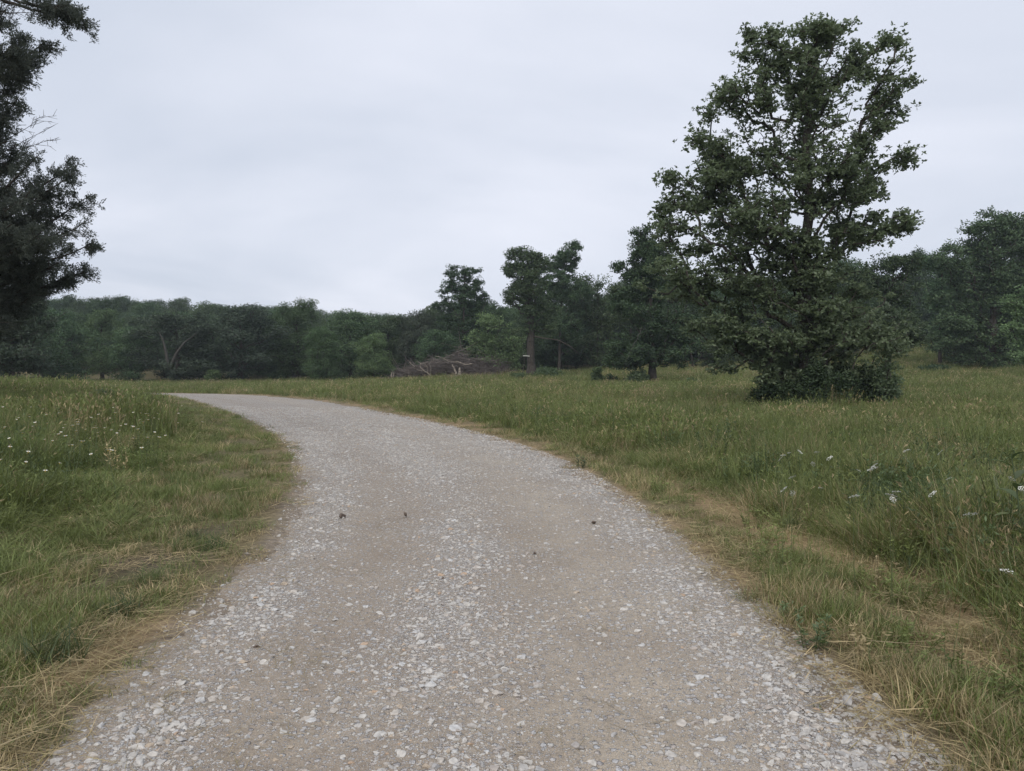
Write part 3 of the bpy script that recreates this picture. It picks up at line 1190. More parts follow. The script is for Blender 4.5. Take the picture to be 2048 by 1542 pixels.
def lumpy(blobs, seed, core=.8, k=4, sub=.45):
    rg_ = np.random.default_rng(seed)
    out_ = []
    for b in blobs:
        out_.append((*b[:3], b[3] * core, b[4] * core, b[5] * core, b[6] * .8))
        for _ in range(k):
            d = unit(rg_.normal(0, 1, 3)) * (.65 + .35 * rg_.random())
            q = sub * (.7 + .6 * rg_.random())
            out_.append((b[0] + d[0] * b[3], b[1] + d[1] * b[4], b[2] + d[2] * b[5], b[3] * q, b[4] * q, max(b[5], b[3] * .6) * q * .85, b[6]))
    return out_


def build_tree(name, label, cat, base, trunk, blobs, n, seed, leafmat, size=0.5, per=60, leaf=.15, wid=.08, base_r=.2, group=None,
               rosette=1, step=.5, bark='bark', shell=.5, up=.5, tip_r=.012, extra=None, k=5, wander=.1):
    rg_ = np.random.default_rng(seed)
    base = np.asarray(base, float)
    trunk = np.asarray(trunk, float) - base
    bl = [(b[0] - base[0], b[1] - base[1], b[2] - base[2], *b[3:]) for b in blobs]
    C = blob_points(rg_, bl, n, shell)
    C[:, 2] = np.maximum(C[:, 2], .35)
    P, par, tips = skeleton(rg_, trunk, C, step, up, wander)
    lm, _ = limb_mesh('trunk', P, par, tips, base_r, tip_r, k)
    sz = size * (.7 + .6 * rg_.random(n))
    # leaf clumps at the tips and a few back along the twigs
    extra_c = P[par[tips]]
    cc = np.concatenate([C, extra_c[rg_.random(n) < .5]])
    ss_ = np.concatenate([sz, np.full(len(cc) - n, size * .7)])
    mid = np.array([trunk[:, 0].mean(), trunk[:, 1].mean(), trunk[-1, 2] * .45])
    v, f, var = crown_leaves(rg_, cc, ss_, per, leaf, wid, mid, rosette)
    cm = fast_mesh('crown', v, [f], {'var': var})
    r_ = thing(name, base, label, cat, group)
    link('trunk', lm, M[bark], r_)
    link('crown', cm, M[leafmat], r_)
    return r_


def gpt(px, D):
    p_ = at(px, 740, D)
    return np.array([p_[0], D, gz(p_[0], D)])


# --- the big oak on the right
D = 26.0
ob = gpt(1612, D)
ob_b = px_blobs([
    (1610, 95, 55, 45), (1550, 100, 45, 40), (1525, 150, 55, 55), (1500, 75, 12, 12), (1668, 72, 38, 40), (1700, 150, 40, 50), (1580, 190, 70, 80), (1650, 220, 60, 90),
    (1772, 80, 22, 30), (1772, 150, 40, 35), (1790, 195, 42, 45), (1745, 250, 45, 45), (1720, 310, 30, 30), 
    (1430, 200, 45, 38), (1490, 230, 55, 60), (1530, 310, 85, 80), (1600, 330, 80, 90), (1400, 290, 42, 45), (1450, 330, 55, 50),
    (1345, 360, 24, 26), (1390, 385, 50, 40), (1460, 420, 85, 60), (1560, 440, 100, 70), (1650, 400, 55, 70),
    (1740, 345, 45, 22), (1805, 318, 26, 18), (1700, 385, 45, 25), (1762, 375, 20, 18), (1740, 440, 30, 14),
    (1690, 450, 45, 22), (1775, 450, 45, 22), (1810, 452, 20, 10), (1730, 478, 60, 20),
    (1350, 450, 45, 55), (1400, 500, 80, 55), (1500, 520, 95, 55), (1600, 540, 90, 40, 0), (1360, 560, 85, 45), (1460, 590, 95, 45, 0.3),
    (1580, 610, 110, 50, 0.4), (1690, 560, 75, 40, 1), (1700, 620, 90, 50, .4), (1480, 660, 90, 50, 0), (1600, 680, 110, 60, 0.5), (1720, 690, 90, 55, 0),
    (1540, 725, 55, 45, .3), (1640, 740, 90, 45, .3), (1470, 690, 55, 30, .2), (1580, 755, 60, 30, -.3), (1715, 745, 55, 35, .2), (1450, 735, 28, 14, 0), (1660, 660, 70, 40, -.6), (1655, 560, 55, 40, -.8), (1600, 500, 60, 40, -.6), (1665, 505, 40, 22, -.3), (1640, 615, 65, 40, -.9), (1560, 770, 40, 18, 0), (1690, 775, 45, 16, .2)], D, 1.0)
ob_b = [(b[0], b[1], b[2], b[3], b[4] * (1.35 if b[2] > 6.0 else .8), b[5], b[6]) for b in ob_b]
s = D / FPX
ob_b = lumpy(ob_b, 4, .95, 4, .45)
otr = [ob, at(1612, 700, D), at(1608, 560, D), at(1618, 430, D + .2), at(1612, 300, D), at(1625, 130, D)]
build_tree('oak_tree', 'tallest oak standing alone in the meadow with ragged open crown', 'tree', ob, otr, ob_b, 2700, 21, 'oak_leaf',
           size=.34, per=36, leaf=.13, wid=.072, base_r=.29, rosette=6, step=.45, tip_r=.012, k=7, shell=.95)

# --- the cedar at the left edge
def cedar(seed):
    rg_ = np.random.default_rng(seed)
    D = 17.0
    b = gpt(-110, D)
    tr = np.array([b, at(-100, 300, D), at(-95, -300, D), at(-90, -700, D)]) - b
    limbs = [  # (tip px, tip py, start py, depth, foliage)
        (70, 95, 190, 0.0, 1), (80, 75, 150, .6, 1), (25, 60, 160, -1.2, 1), (40, 130, 240, .5, 1), (35, 200, 280, -.6, 1), (20, 240, 330, .8, 1), (5, 20, 130, .2, 1),
        (190, 40, -60, 0, 2), (150, 20, -70, .4, 2), (120, 5, -80, -.3, 2),
        (30, 310, 420, 0.3, 1), (80, 315, 440, -.8, 1), (140, 330, 460, .4, 1), (150, 360, 470, -.3, 1), (185, 395, 500, .2, 1), (175, 440, 520, -1, 1), (188, 490, 560, .1, 1),
        (180, 530, 580, .7, 1), (120, 520, 570, -1.3, 1), (90, 430, 520, 1.2, 1), (60, 380, 480, -1.8, 1), (70, 480, 570, 1.6, 1), (150, 480, 560, -1.6, 1), (40, 540, 620, 0, 1), (80, 560, 640, -.8, 1),
        (130, 550, 600, 1.2, 1), (20, 450, 540, -2.2, 1), (30, 590, 680, 1, 1), (60, 600, 690, -.5, 1), (10, 640, 720, -1.6, 1), (60, 420, 510, 2, 1), (110, 400, 490, 1.7, 1), (100, 460, 540, -2.1, 1),
        (-40, 100, 200, -2, 1), (-60, 300, 400, -2.4, 1), (-50, 450, 550, -2.6, 1), (-30, 560, 650, -2, 1), (-20, 200, 300, 1.8, 1), (-10, 500, 600, 2.2, 1),
        (-250, 100, 200, 0, 1), (-300, 300, 400, .8, 1), (-330, 500, 590, -1, 1), (-200, -100, 0, 1, 1), (-180, -300, -200, 0, 1), (-20, -120, -20, -1, 1), (-40, -300, -220, .8, 1), (-300, 620, 690, 1.6, 1), (-220, 400, 500, -2.2, 1),
        (100, 20, -30, .1, 0), (95, 40, -20, -.2, 0), (105, 245, 330, .1, 0), (100, 275, 340, .5, 0), (95, 225, 320, -.4, 0), (60, 290, 350, .6, 0)]
    segs, lp, ld = [], [], []
    for (tx, ty, sy_, dp, fol) in limbs:
        tip = at(tx, ty, D + dp) - b
        zs = (at(-100, sy_, D) - b)[2]
        st_ = np.array([np.interp(zs, tr[:, 2], tr[:, 0]), np.interp(zs, tr[:, 2], tr[:, 1]), zs])
        m = 12
        t = np.linspace(0, 1, m + 1)[:, None]
        path = st_ + (tip - st_) * t + np.array([0, 0, -.25]) * np.sin(t * np.pi) * (1 if fol else .3) + np.cumsum(rg_.normal(0, .035, (m + 1, 3)), 0) * (t > 0) * (1 - t * .5)
        r0 = .06 if fol else .016
        rr = r0 * (1 - t[:, 0] * .85)
        segs.append((path[:-1], path[1:], rr[:-1], rr[1:]))
        ax = unit(tip - st_)
        ln = np.linalg.norm(tip - st_)
        lo = 0.62 if fol == 2 else .28
        nside = 34 if fol == 1 else (20 if fol == 2 else 14)
        for _ in range(nside):
            u = lo + (1 - lo) * rg_.random()**.8
            q = path[min(m, int(u * m))] + rg_.normal(0, .03, 3)
            dv = unit(ax * .8 + rg_.normal(0, .62, 3) * np.array([1, 1, .65]) + np.array([0, 0, .16]))
            tl = (.30 + .45 * rg_.random()) * (1.15 - .55 * u) * (1 if fol else .9)
            e = q + dv * tl + np.array([0, 0, -.04])
            segs.append((q[None], e[None], np.array([.009 if fol else .006]), np.array([.003])))
            if fol:
                # small sprays along the twig
                for j in range(10):
                    uu = .12 + .9 * (j + rg_.random()) / 10
                    c = q + (e - q) * uu
                    sd = unit(dv * .75 + rg_.normal(0, .6, 3))
                    for _k in range(15):
                        o_ = c + sd * (.02 + .13 * rg_.random()) + rg_.normal(0, .022, 3)
                        lp.append(o_)
                        ld.append(sd + rg_.normal(0, .45, 3))
            else:
                for j in range(2):
                    c = q + (e - q) * (.4 + .5 * rg_.random())
                    e2 = c + unit(dv + rg_.normal(0, .6, 3)) * tl * .5
                    segs.append((c[None], e2[None], np.array([.005]), np.array([.002])))
    # trunk
    m = 24
    tz = np.linspace(0, tr[-1, 2], m + 1)
    tp = np.stack([np.interp(tz, tr[:, 2], tr[:, 0]), np.interp(tz, tr[:, 2], tr[:, 1]), tz], 1)
    r_ = .26 * (1 - np.linspace(0, .85, m + 1))
    segs.append((tp[:-1], tp[1:], r_[:-1], r_[1:]))
    v, f = tubes(*[np.concatenate(x_) for x_ in zip(*segs)], 5)
    lm = fast_mesh('trunk', v, [f], smooth=True)
    lp, ld = np.array(lp), np.array(ld)
    kv, kf = kites(lp, ld, rg_.normal(0, 1, lp.shape), .038 + .045 * rg_.random(len(lp)), .013 + .013 * rg_.random(len(lp)))
    cm = fast_mesh('crown', kv, [kf], {'var': np.repeat(rg_.random(len(lp)), 4)})
    o = thing('cedar_tree', b, 'dark feathery cedar reaching into the sky at the left edge', 'tree')
    link('trunk', lm, M['bark'], o)
    link('crown', cm, M['cedar_leaf'], o)


cedar(5)

# --- lone trees in front of the wood
def mid_tree(name, label, trunk_px, D, blobs, n, seed, mat='wood_leaf', lean=0, base_r=.16, size=.40, per=52, leaf=.20, wid=.13, top=None, depth=.9, step=.7, shell=.85, bark='bark', group=None):
    b = gpt(trunk_px, D)
    bb = lumpy(px_blobs(blobs, D, depth), seed, .9, 5, .42)
    tops = max(q[2] for q in bb)
    xt = np.mean([q[0] for q in bb if q[2] > tops - 2.5])
    tr = [b, b + np.array([(xt - b[0]) * .25, 0, (tops - b[2]) * .4]), np.array([xt, D, tops - .3])]
    bb += [(q[0], q[1], q[2], q[3] * 1.25, q[4] * 1.25, q[5] * 1.25, .12) for q in px_blobs(blobs, D, depth)]
    return build_tree(name, label, 'tree', b, tr, bb, int(n * 2.1), seed, mat, size=size * .72, per=int(per * .46), leaf=leaf, wid=wid, base_r=base_r, step=step, shell=shell, bark=bark, group=group, tip_r=.02)


mid_tree('oak_tree', 'slim lone oak with a bare dark lower trunk in the meadow, nearest the brush pile', 1063, 75,
         [(1045, 512, 26, 20), (1025, 540, 18, 20), (1060, 555, 38, 28), (1085, 540, 15, 20), (1040, 585, 30, 18), (1065, 615, 30, 20), (1058, 650, 26, 28), (1095, 620, 20, 16), (1020, 600, 14, 10), (1050, 535, 30, 22), (1060, 590, 35, 40), (1095, 645, 26, 26), (1075, 520, 16, 16)], 420, 31, base_r=.42, size=.6)
lone = bpy.data.objects['oak_tree.001']
lw = [at(*q) - np.array(lone.location) for q in ((1064, 672, 75), (1085, 676, 74.6), (1115, 680, 74.2), (1140, 692, 74), (1158, 708, 74))]
lw = np.array(lw)
v, f = tubes(lw[:-1], lw[1:], np.array([.10, .085, .07, .05]), np.array([.085, .07, .05, .02]), 6)
link('limb', fast_mesh('limb', v, [f], smooth=True), M['bark'], lone)
mid_tree('oak_tree', 'loose tall oak crown rising above the wood directly behind the brush pile', 925, 92,
         [(915, 548, 25, 18), (937, 546, 20, 15), (900, 575, 24, 18), (950, 575, 22, 20), (965, 598, 16, 16), (925, 580, 30, 25), (925, 608, 42, 26), (888, 612, 18, 14), (955, 635, 28, 20), (905, 640, 36, 22), (925, 680, 45, 40)], 400, 32, size=.46, leaf=.21, wid=.12)
mid_tree('oak_tree', 'oak with a high tufted top just right of the slim lone oak', 1118, 88,
         [(1142, 500, 22, 18), (1122, 515, 22, 18), (1105, 540, 24, 22), (1150, 530, 15, 14), (1130, 570, 30, 26), (1100, 600, 30, 30), (1130, 640, 45, 55), (1128, 530, 30, 30), (1128, 560, 32, 30), (1160, 590, 28, 30), (1098, 570, 25, 30)], 460, 33, size=.46, leaf=.21, wid=.12)
mid_tree('oak_tree', 'dark oak whose low branches sweep the grass, immediately left of the tallest oak', 1305, 62,
         [(1288, 480, 26, 22), (1275, 510, 20, 22), (1310, 505, 26, 28), (1305, 560, 40, 30), (1240, 535, 14, 12), (1250, 600, 32, 26), (1300, 630, 70, 45), (1260, 690, 50, 38), (1340, 690, 55, 40), (1300, 715, 70, 22), (1225, 720, 22, 14), (1298, 530, 40, 60), (1270, 570, 35, 35), (1300, 510, 40, 35)], 720, 34, base_r=.3, size=.55)
mid_tree('broadleaf_tree', 'lighter green bushy tree behind the slim lone oak, down to the grass', 985, 86,
         [(985, 650, 35, 28), (960, 690, 35, 30), (1010, 690, 40, 34), (990, 720, 48, 22)], 150, 35, mat='pale_leaf', size=.7, leaf=.24, wid=.14)
mid_tree('broadleaf_tree', 'domed dark tree in the wood between the tufted oak and the sweeping oak', 1195, 92,
         [(1190, 570, 40, 26), (1170, 610, 45, 40), (1215, 620, 45, 45), (1190, 690, 60, 50)], 230, 36, size=.8, leaf=.25, wid=.15)
mid_tree('broadleaf_tree', 'dark tree in shade under the sweeping oak, filling the wood edge behind it', 1390, 84,
         [(1250, 600, 40, 40), (1380, 590, 60, 45), (1400, 670, 60, 55), (1440, 700, 40, 35)], 200, 37, size=.8, leaf=.25, wid=.15)
mid_tree('broadleaf_tree', 'mid green tree standing just behind the right flank of the tallest oak', 1775, 58,
         [(1770, 525, 35, 20), (1815, 535, 28, 28), (1740, 560, 40, 35), (1800, 590, 42, 40), (1760, 640, 60, 35), (1820, 650, 25, 35)], 230, 38, size=.6)
mid_tree('young_oak', 'young oak with a thin trunk in the grass right of the tallest oak', 1775, 40,
         [(1765, 640, 45, 20), (1815, 655, 35, 22), (1740, 665, 40, 22), (1790, 680, 45, 18), (1830, 680, 18, 12)], 120, 39, mat='oak_leaf', base_r=.10, size=.4, leaf=.17, wid=.1)
mid_tree('broadleaf_tree', 'massive dark tree with overhanging skirt at the right end of the meadow', 1985, 70,
         [(2000, 448, 45, 28), (1955, 485, 55, 38), (2040, 460, 50, 45), (1915, 530, 50, 42), (1985, 520, 80, 60), (2000, 570, 75, 65), (1920, 610, 55, 55), (1900, 660, 50, 40), (1960, 680, 80, 45), (1985, 720, 75, 22), (2040, 640, 60, 70)], 760, 40, base_r=.4, size=.7, leaf=.24, wid=.14)
mid_tree('broadleaf_tree', 'lower rounded tree against the left flank of the massive right hand tree', 1880, 76,
         [(1870, 525, 25, 22), (1900, 540, 35, 30), (1880, 590, 30, 40), (1895, 650, 35, 40)], 160, 41, size=.7, leaf=.24, wid=.14)
mid_tree('broadleaf_tree', 'lighter green tree cut by the right edge in front of the massive dark tree', 2065, 60,
         [(2055, 600, 40, 25), (2075, 640, 55, 40), (2040, 660, 30, 30), (2060, 700, 50, 35)], 150, 42, mat='pale_leaf', size=.5)
mid_tree('broadleaf_tree', 'shadowy tree directly under the cedar at the left edge', 20, 48,
         [(20, 590, 60, 30), (-30, 640, 80, 50), (50, 650, 45, 45), (20, 710, 70, 45), (-60, 720, 80, 40), (70, 615, 18, 14)], 520, 43, mat='grey_leaf', size=.5, leaf=.18, wid=.1)

# --- the wood's front row: five grown forms, copied and set individually
def wood_form(seed, squat=1.0, n=300):
    """a crown of one metre-unit tree, 10 m tall: (trunk mesh, crown mesh)"""
    rg_ = np.random.default_rng(seed)
    bl = []
    W = 3.6 * squat
    for i in range(19):
        a = i * 2.4 + rg_.normal(0, .4)
        zc = 1.2 + 7.6 * (i / 18)**.85
        env = W * np.sin(np.clip((zc + .8) / 10.4, 0, 1) * np.pi)**.6 * .78
        r_ = .85 + .75 * rg_.random()
        q = env * (0.55 + .45 * rg_.random())
        bl.append((q * math.cos(a), q * math.sin(a), min(zc, 9.2 - r_ * .5), r_ * 1.2, r_ * 1.2, r_ * .8))
    bl.append((rg_.normal(0, .5), rg_.normal(0, .5), 8.9, 1.1, 1.1, .8))
    bl.append((0, 0, 5, W * .5, W * .5, 3.4, .35))
    C = blob_points(rg_, bl, n, .3)
    C[:, 2] = np.maximum(C[:, 2], .5)
    tr = np.array([(0, 0, 0), (rg_.normal(0, .2), rg_.normal(0, .2), 4), (0, 0, 9.2)])
    P, par, tips = skeleton(rg_, tr, C, .8, .5, .08)
    lm, _ = limb_mesh('trunk', P, par, tips, .22, .02, 5)
    mid = np.array([0, 0, 4.2])
    v, f, var = crown_leaves(rg_, C, .72 * (.7 + .6 * rg_.random(n)), 60, .22, .13, mid, 1, .7)
    return lm, fast_mesh('crown', v, [f], {'var': var})


FORMS = [wood_form(60), wood_form(61, 1.15), wood_form(62, .8), wood_form(63, 1.3), wood_form(64, 1.0)]
for lm, cm in FORMS:
    lm.materials.append(M['bark'])
    cm.materials.append(M['wood_leaf'])
PALE = []
for i in (0, 2):
    c = FORMS[i][1].copy()
    c.materials.clear()
    c.materials.append(M['pale_leaf'])
    PALE.append((FORMS[i][0], c))
GREY = []
for i in (3, 1):
    c = FORMS[i][1].copy()
    c.materials.clear()
    c.materials.append(M['grey_leaf'])
    GREY.append((FORMS[i][0], c))
PF = FORMS + PALE + GREY

ROW = [
    (1155, 572, 125, 95, 0, 'dark tree closing the wood between tufted oak and domed tree'),
    (985, 612, 115, 97, 4, 'dark wood tree behind the lighter bushy tree right of the brush pile'),
    (1915, 545, 120, 78, 1, 'dark tree filling the lower flank behind the massive right hand tree'),
    (2035, 440, 170, 78, 8, 'greyish dark tree rising behind the right shoulder of the massive one'),  # px, top py, width px, distance, form, label
    (105, 618, 150, 80, 3, 'dark bushy tree first in the wood to the right of the cedar'),
    (205, 622, 95, 92, 5, 'paler narrow tree in the wood below the highest part of the skyline'),
    (265, 655, 100, 84, 1, 'low dark tree between the paler narrow tree and the broad forked one'),
    (352, 628, 165, 84, 8, 'broad round tree showing pale forked limbs, behind the far road bend'),
    (478, 612, 185, 87, 7, 'widest greyish crown of the wood, above the bright sapling by the grass'),
    (592, 602, 125, 92, 5, 'tree whose leafy top stands highest left of the brush pile'),
    (640, 655, 90, 82, 6, 'small bright green tree in front of the darker wood left of the brush pile'),
    (700, 622, 125, 90, 4, 'rounded dark tree right behind the small bright green tree'),
    (745, 668, 90, 82, 5, 'low yellowish green tree at the wood edge beside the left end of the brush pile'),
    (775, 632, 110, 94, 0, 'dark tree above the left end of the brush pile'),
    (835, 622, 100, 94, 8, 'narrow dark tree above the bleached branches of the brush pile'),
    (870, 660, 90, 90, 3, 'short bushy tree directly behind the peak of the brush pile'),
    (1045, 650, 120, 96, 1, 'dark wood edge tree seen behind the trunk of the slim lone oak'),
    (1120, 665, 110, 93, 3, 'squat dark tree at the wood edge right of the slim lone oak'),
    (1255, 560, 130, 98, 8, 'tall dark tree in the wood behind the left side of the sweeping oak'),
    (1345, 548, 130, 100, 0, 'tall dark tree in the wood behind the gap between sweeping and tallest oaks'),
    (1470, 560, 150, 98, 1, 'dark wood tree behind the lower left branches of the tallest oak'),
    (1560, 590, 150, 96, 3, 'dark wood tree behind the trunk of the tallest oak'),
    (1690, 520, 150, 100, 4, 'dark wood tree behind the right lower branches of the tallest oak'),
    (1835, 500, 70, 118, 2, 'far slender tree in the gap left of the massive dark tree'),
    (2110, 430, 200, 80, 1, 'dark tree behind the massive one at the right edge'),
    (30, 650, 150, 72, 1, 'dark bush-like tree at the left edge above the flowery bank'),
]
for px, ty, wpx, D, fi, lab in ROW:
    b = gpt(px, D)
    top = at(px, ty, D)[2]
    h = (top - b[2]) / 9.6
    wsc = wpx / FPX * D / 7.6
    r_ = thing('broadleaf_tree', b, lab, 'tree', 'trees along the edge of the wood', rng.random() * 6.28)
    r_.scale = (wsc, wsc, h)
    link('trunk', PF[fi][0], None, r_)
    if 'forked limbs' in lab:
        r_.rotation_euler = (0, 0, 0)
        for line in (((338, 738), (332, 705), (326, 680), (318, 664)), ((340, 738), (352, 708), (370, 684), (392, 668))):
            lw = (np.array([at(*q, 80.6) for q in line]) - b) / np.array([wsc, wsc, h])
            v, f = tubes(lw[:-1], lw[1:], np.array([.17, .13, .09]), np.array([.13, .09, .03]), 6)
            link('limb', fast_mesh('limb', v, [f], smooth=True), M['limb_bark'], r_)
    link('crown', PF[fi][1], None, r_)

# pale limbs on the broad round tree are its own trunk; the wood behind reads as one mass
fo = []
for lm, cm in FORMS[:4]:
    bmj = bmesh.new()
    bmj.from_mesh(cm)
    me = bpy.data.meshes.new('forest_tree')
    bmj.to_mesh(me)
    bmj.free()
    me.materials.append(M['wood_leaf'])
    fo.append(me)
FOREST = proto_set('forest_tree', fo)
fx, fy, fs = [], [], []
rgf = np.random.default_rng(77)
for x0, x1, y0, y1, n_, h in ((-130, -8, 98, 120, 110, .78), (-140, 25, 120, 215, 330, .98), (-14, 24, 101, 120, 40, 1.0), (20, 52, 108, 150, 60, 1.15), (62, 140, 84, 150, 90, 1.1), (40, 130, 122, 200, 110, 1.1), (-140, -62, 70, 98, 40, 1.0)):
    for _ in range(n_):
        fx.append(x0 + (x1 - x0) * rgf.random())
        fy.append(y0 + (y1 - y0) * rgf.random())
        fs.append(h * (.8 + .45 * rgf.random()**1.5))
fx, fy, fs = np.array(fx), np.array(fy), np.array(fs)
fz = raw_z(fx, fy)
n = len(fx)
fs = np.where((fy > 150) & (fx < 0), fs * 1.0, fs)
tag(scatter('forest', np.stack([fx, fy, fz], 1), np.stack([np.zeros(n), np.zeros(n), rgf.random(n) * 6.28], 1), np.stack([fs, fs, fs * .95], 1), rgf.integers(0, 4, n), np.ones((n, 3)), FOREST),
    'dense wood rising over the hill behind the meadow', 'wood')


# ------------------------------------------------------------------ shrubs and saplings
def shrub(name, label, px, D, wpx, hpx, n, seed, mat='wood_leaf', leaf=.10, wid=.055, size=.3, per=50, group=None, cat='shrub'):
    b = gpt(px, D)
    w = wpx / FPX * D / 2
    h = hpx / FPX * D
    rg_ = np.random.default_rng(seed)
    bl = [(b[0] + rg_.normal(0, .4) * w, b[1] + rg_.normal(0, .4) * w, b[2] + h * (.15 + .55 * rg_.random()), w * (.3 + .35 * rg_.random()), w * .5, h * (.18 + .2 * rg_.random())) for _ in range(8)]
    bl.append((b[0], b[1], b[2] + h * .75, w * .4, w * .4, h * .25))
    tr = [b, b + np.array([0, 0, h * .35]), b + np.array([rg_.normal(0, .1) * w, 0, h * .8])]
    return build_tree(name, label, cat, b, tr, bl, n, seed, mat, size=size, per=per, leaf=leaf, wid=wid, base_r=.03, step=.3, tip_r=.006, group=group)


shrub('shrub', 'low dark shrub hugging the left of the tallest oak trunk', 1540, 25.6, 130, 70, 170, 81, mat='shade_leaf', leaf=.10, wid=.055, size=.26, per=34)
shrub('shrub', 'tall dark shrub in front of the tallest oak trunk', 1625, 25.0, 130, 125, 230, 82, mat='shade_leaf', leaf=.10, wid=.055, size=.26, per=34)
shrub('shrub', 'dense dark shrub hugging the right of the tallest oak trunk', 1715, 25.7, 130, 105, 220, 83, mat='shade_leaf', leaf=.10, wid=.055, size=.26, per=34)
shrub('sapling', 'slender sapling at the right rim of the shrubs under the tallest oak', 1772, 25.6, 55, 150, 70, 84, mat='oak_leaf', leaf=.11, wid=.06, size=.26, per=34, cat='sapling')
shrub('shrub', 'dark low shrub against the right side of the slim lone oak trunk', 1092, 74, 60, 24, 60, 85, size=.4, leaf=.2, wid=.1)
shrub('shrub', 'thin low shrub left of the slim lone oak trunk', 1035, 73, 50, 12, 24, 86, size=.35, leaf=.2, wid=.1)
shrub('sapling', 'small sapling in the meadow between slim lone oak and sweeping oak', 1196, 64, 26, 40, 18, 87, mat='pale_leaf', size=.4, leaf=.2, wid=.1, cat='sapling')
shrub('shrub', 'small round dark bush right of the meadow sapling', 1222, 64, 22, 18, 14, 88, size=.35, leaf=.18, wid=.1)
shrub('shrub', 'dark bush at the foot of the sweeping oak', 1268, 61, 60, 30, 50, 89, size=.4, leaf=.18, wid=.1)
shrub('shrub', 'tiny dark bush in the grass between the sweeping and tallest oaks', 1385, 56, 20, 16, 14, 90, size=.3, leaf=.16, wid=.09)
shrub('sapling', 'bright green sapling at the wood edge above the far road', 421, 80, 26, 30, 20, 91, mat='pale_leaf', size=.45, leaf=.22, wid=.12, cat='sapling')
shrub('shrub', 'low dark bush at the left foot of the massive tree', 1885, 67, 50, 16, 30, 92, size=.4, leaf=.2, wid=.1)
shrub('shrub', 'leafy bush on the grass bank beside the far road bend', 205, 22, 60, 40, 36, 93, mat='weed', size=.2, leaf=.07, wid=.035)
shrub('shrub', 'leafy bush at the end of the bank, nearest the far road', 285, 25, 50, 30, 30, 94, mat='weed', size=.2, leaf=.07, wid=.035)

# ------------------------------------------------------------------ brush pile
D = 84.0
bp = gpt(895, D)
bpile = thing('brush_pile', bp, 'heap of grey brown cut brush at the foot of the wood', 'brush pile')
rb = np.random.default_rng(9)
n = 4200
s = D / FPX
u = rb.normal(0, 1, n)
prof = lambda X: np.interp(X, np.array([-120, -95, -60, -20, 0, 30, 70, 110, 125]) * s, np.array([.2, 20, 32, 42, 52, 48, 40, 28, .3]) * s)
X = rb.uniform(-118, 122, n) * s
Yd = rb.normal(0, 1.1, n)
hz = prof(X) * np.exp(-(Yd / 2.2)**2) * (.55 + .75 * cfbm(X, Yd, 1.6))
Z = hz * rb.random(n)**.45
p0 = np.stack([X, Yd, Z], 1)
dv = unit(rb.normal(0, 1, (n, 3)) * np.array([1, .7, .28]))
ln = rb.uniform(.5, 1.7, n)
p1 = p0 + dv * ln[:, None]
pm = (p0 + p1) / 2 + rb.normal(0, .08, (n, 3))
rr = rb.uniform(.010, .030, n)
kb = rb.random(n) < .07
rr[kb] *= 2.2
p1[kb] = p0[kb] + (p1 - p0)[kb] * 1.9 + np.array([0, 0, .25])
v, f = tubes(np.concatenate([p0, pm]), np.concatenate([pm, p1]), np.concatenate([rr, rr * .7]), np.concatenate([rr * .7, rr * .3]), 3)
tag(link('brushwood', fast_mesh('brushwood', v, [f]), M['twig'], bpile), kind='stuff')
kp = np.stack([rb.uniform(-110, 115, 2200) * s, rb.normal(0, 1, 2200), np.zeros(2200)], 1)
kp[:, 2] = prof(kp[:, 0]) * np.exp(-(kp[:, 1] / 2.2)**2) * .85 * rb.random(2200)**.5
v, f = kites(kp, rb.normal(0, 1, kp.shape), rb.normal(0, 1, kp.shape), np.full(2200, .2), np.full(2200, .09))
M['dead_leaf'] = leaf_mat('dead_leaf', (0.085, 0.068, 0.058), (0.155, 0.128, 0.108), transl=.1)
tag(link('dead_leaves', fast_mesh('dead_leaves', v, [f], {'var': np.repeat(rb.random(2200), 4)}), M['dead_leaf'], bpile), kind='stuff')


def limb_thing(name, label, pts, r0, mat, cat='branch', group=None, k=6):
    """a dead branch: list of polylines given as points at their own place (px, py, distance)"""
    W = [[at(*q) for q in line] for line in pts]
    b = W[0][0].copy()
    segs = []
    for li, line in enumerate(W):
        q = np.array(line) - b
        # resample with a little crookedness
        t = np.linspace(0, len(q) - 1, (len(q) - 1) * 4 + 1)
        path = np.stack([np.interp(t, np.arange(len(q)), q[:, i]) for i in range(3)], 1)
        path[1:-1] += rb.normal(0, .03, (len(path) - 2, 3))
        ra = (r0 if li == 0 else r0 * .55) * np.linspace(1, .3, len(path))
        segs.append((path[:-1], path[1:], ra[:-1], ra[1:]))
    v, f = tubes(*[np.concatenate(x_) for x_ in zip(*segs)], k)
    o = link(name, fast_mesh(name, v, [f], smooth=True), M[mat])
    o.location = b
    return tag(o, label, cat, group)


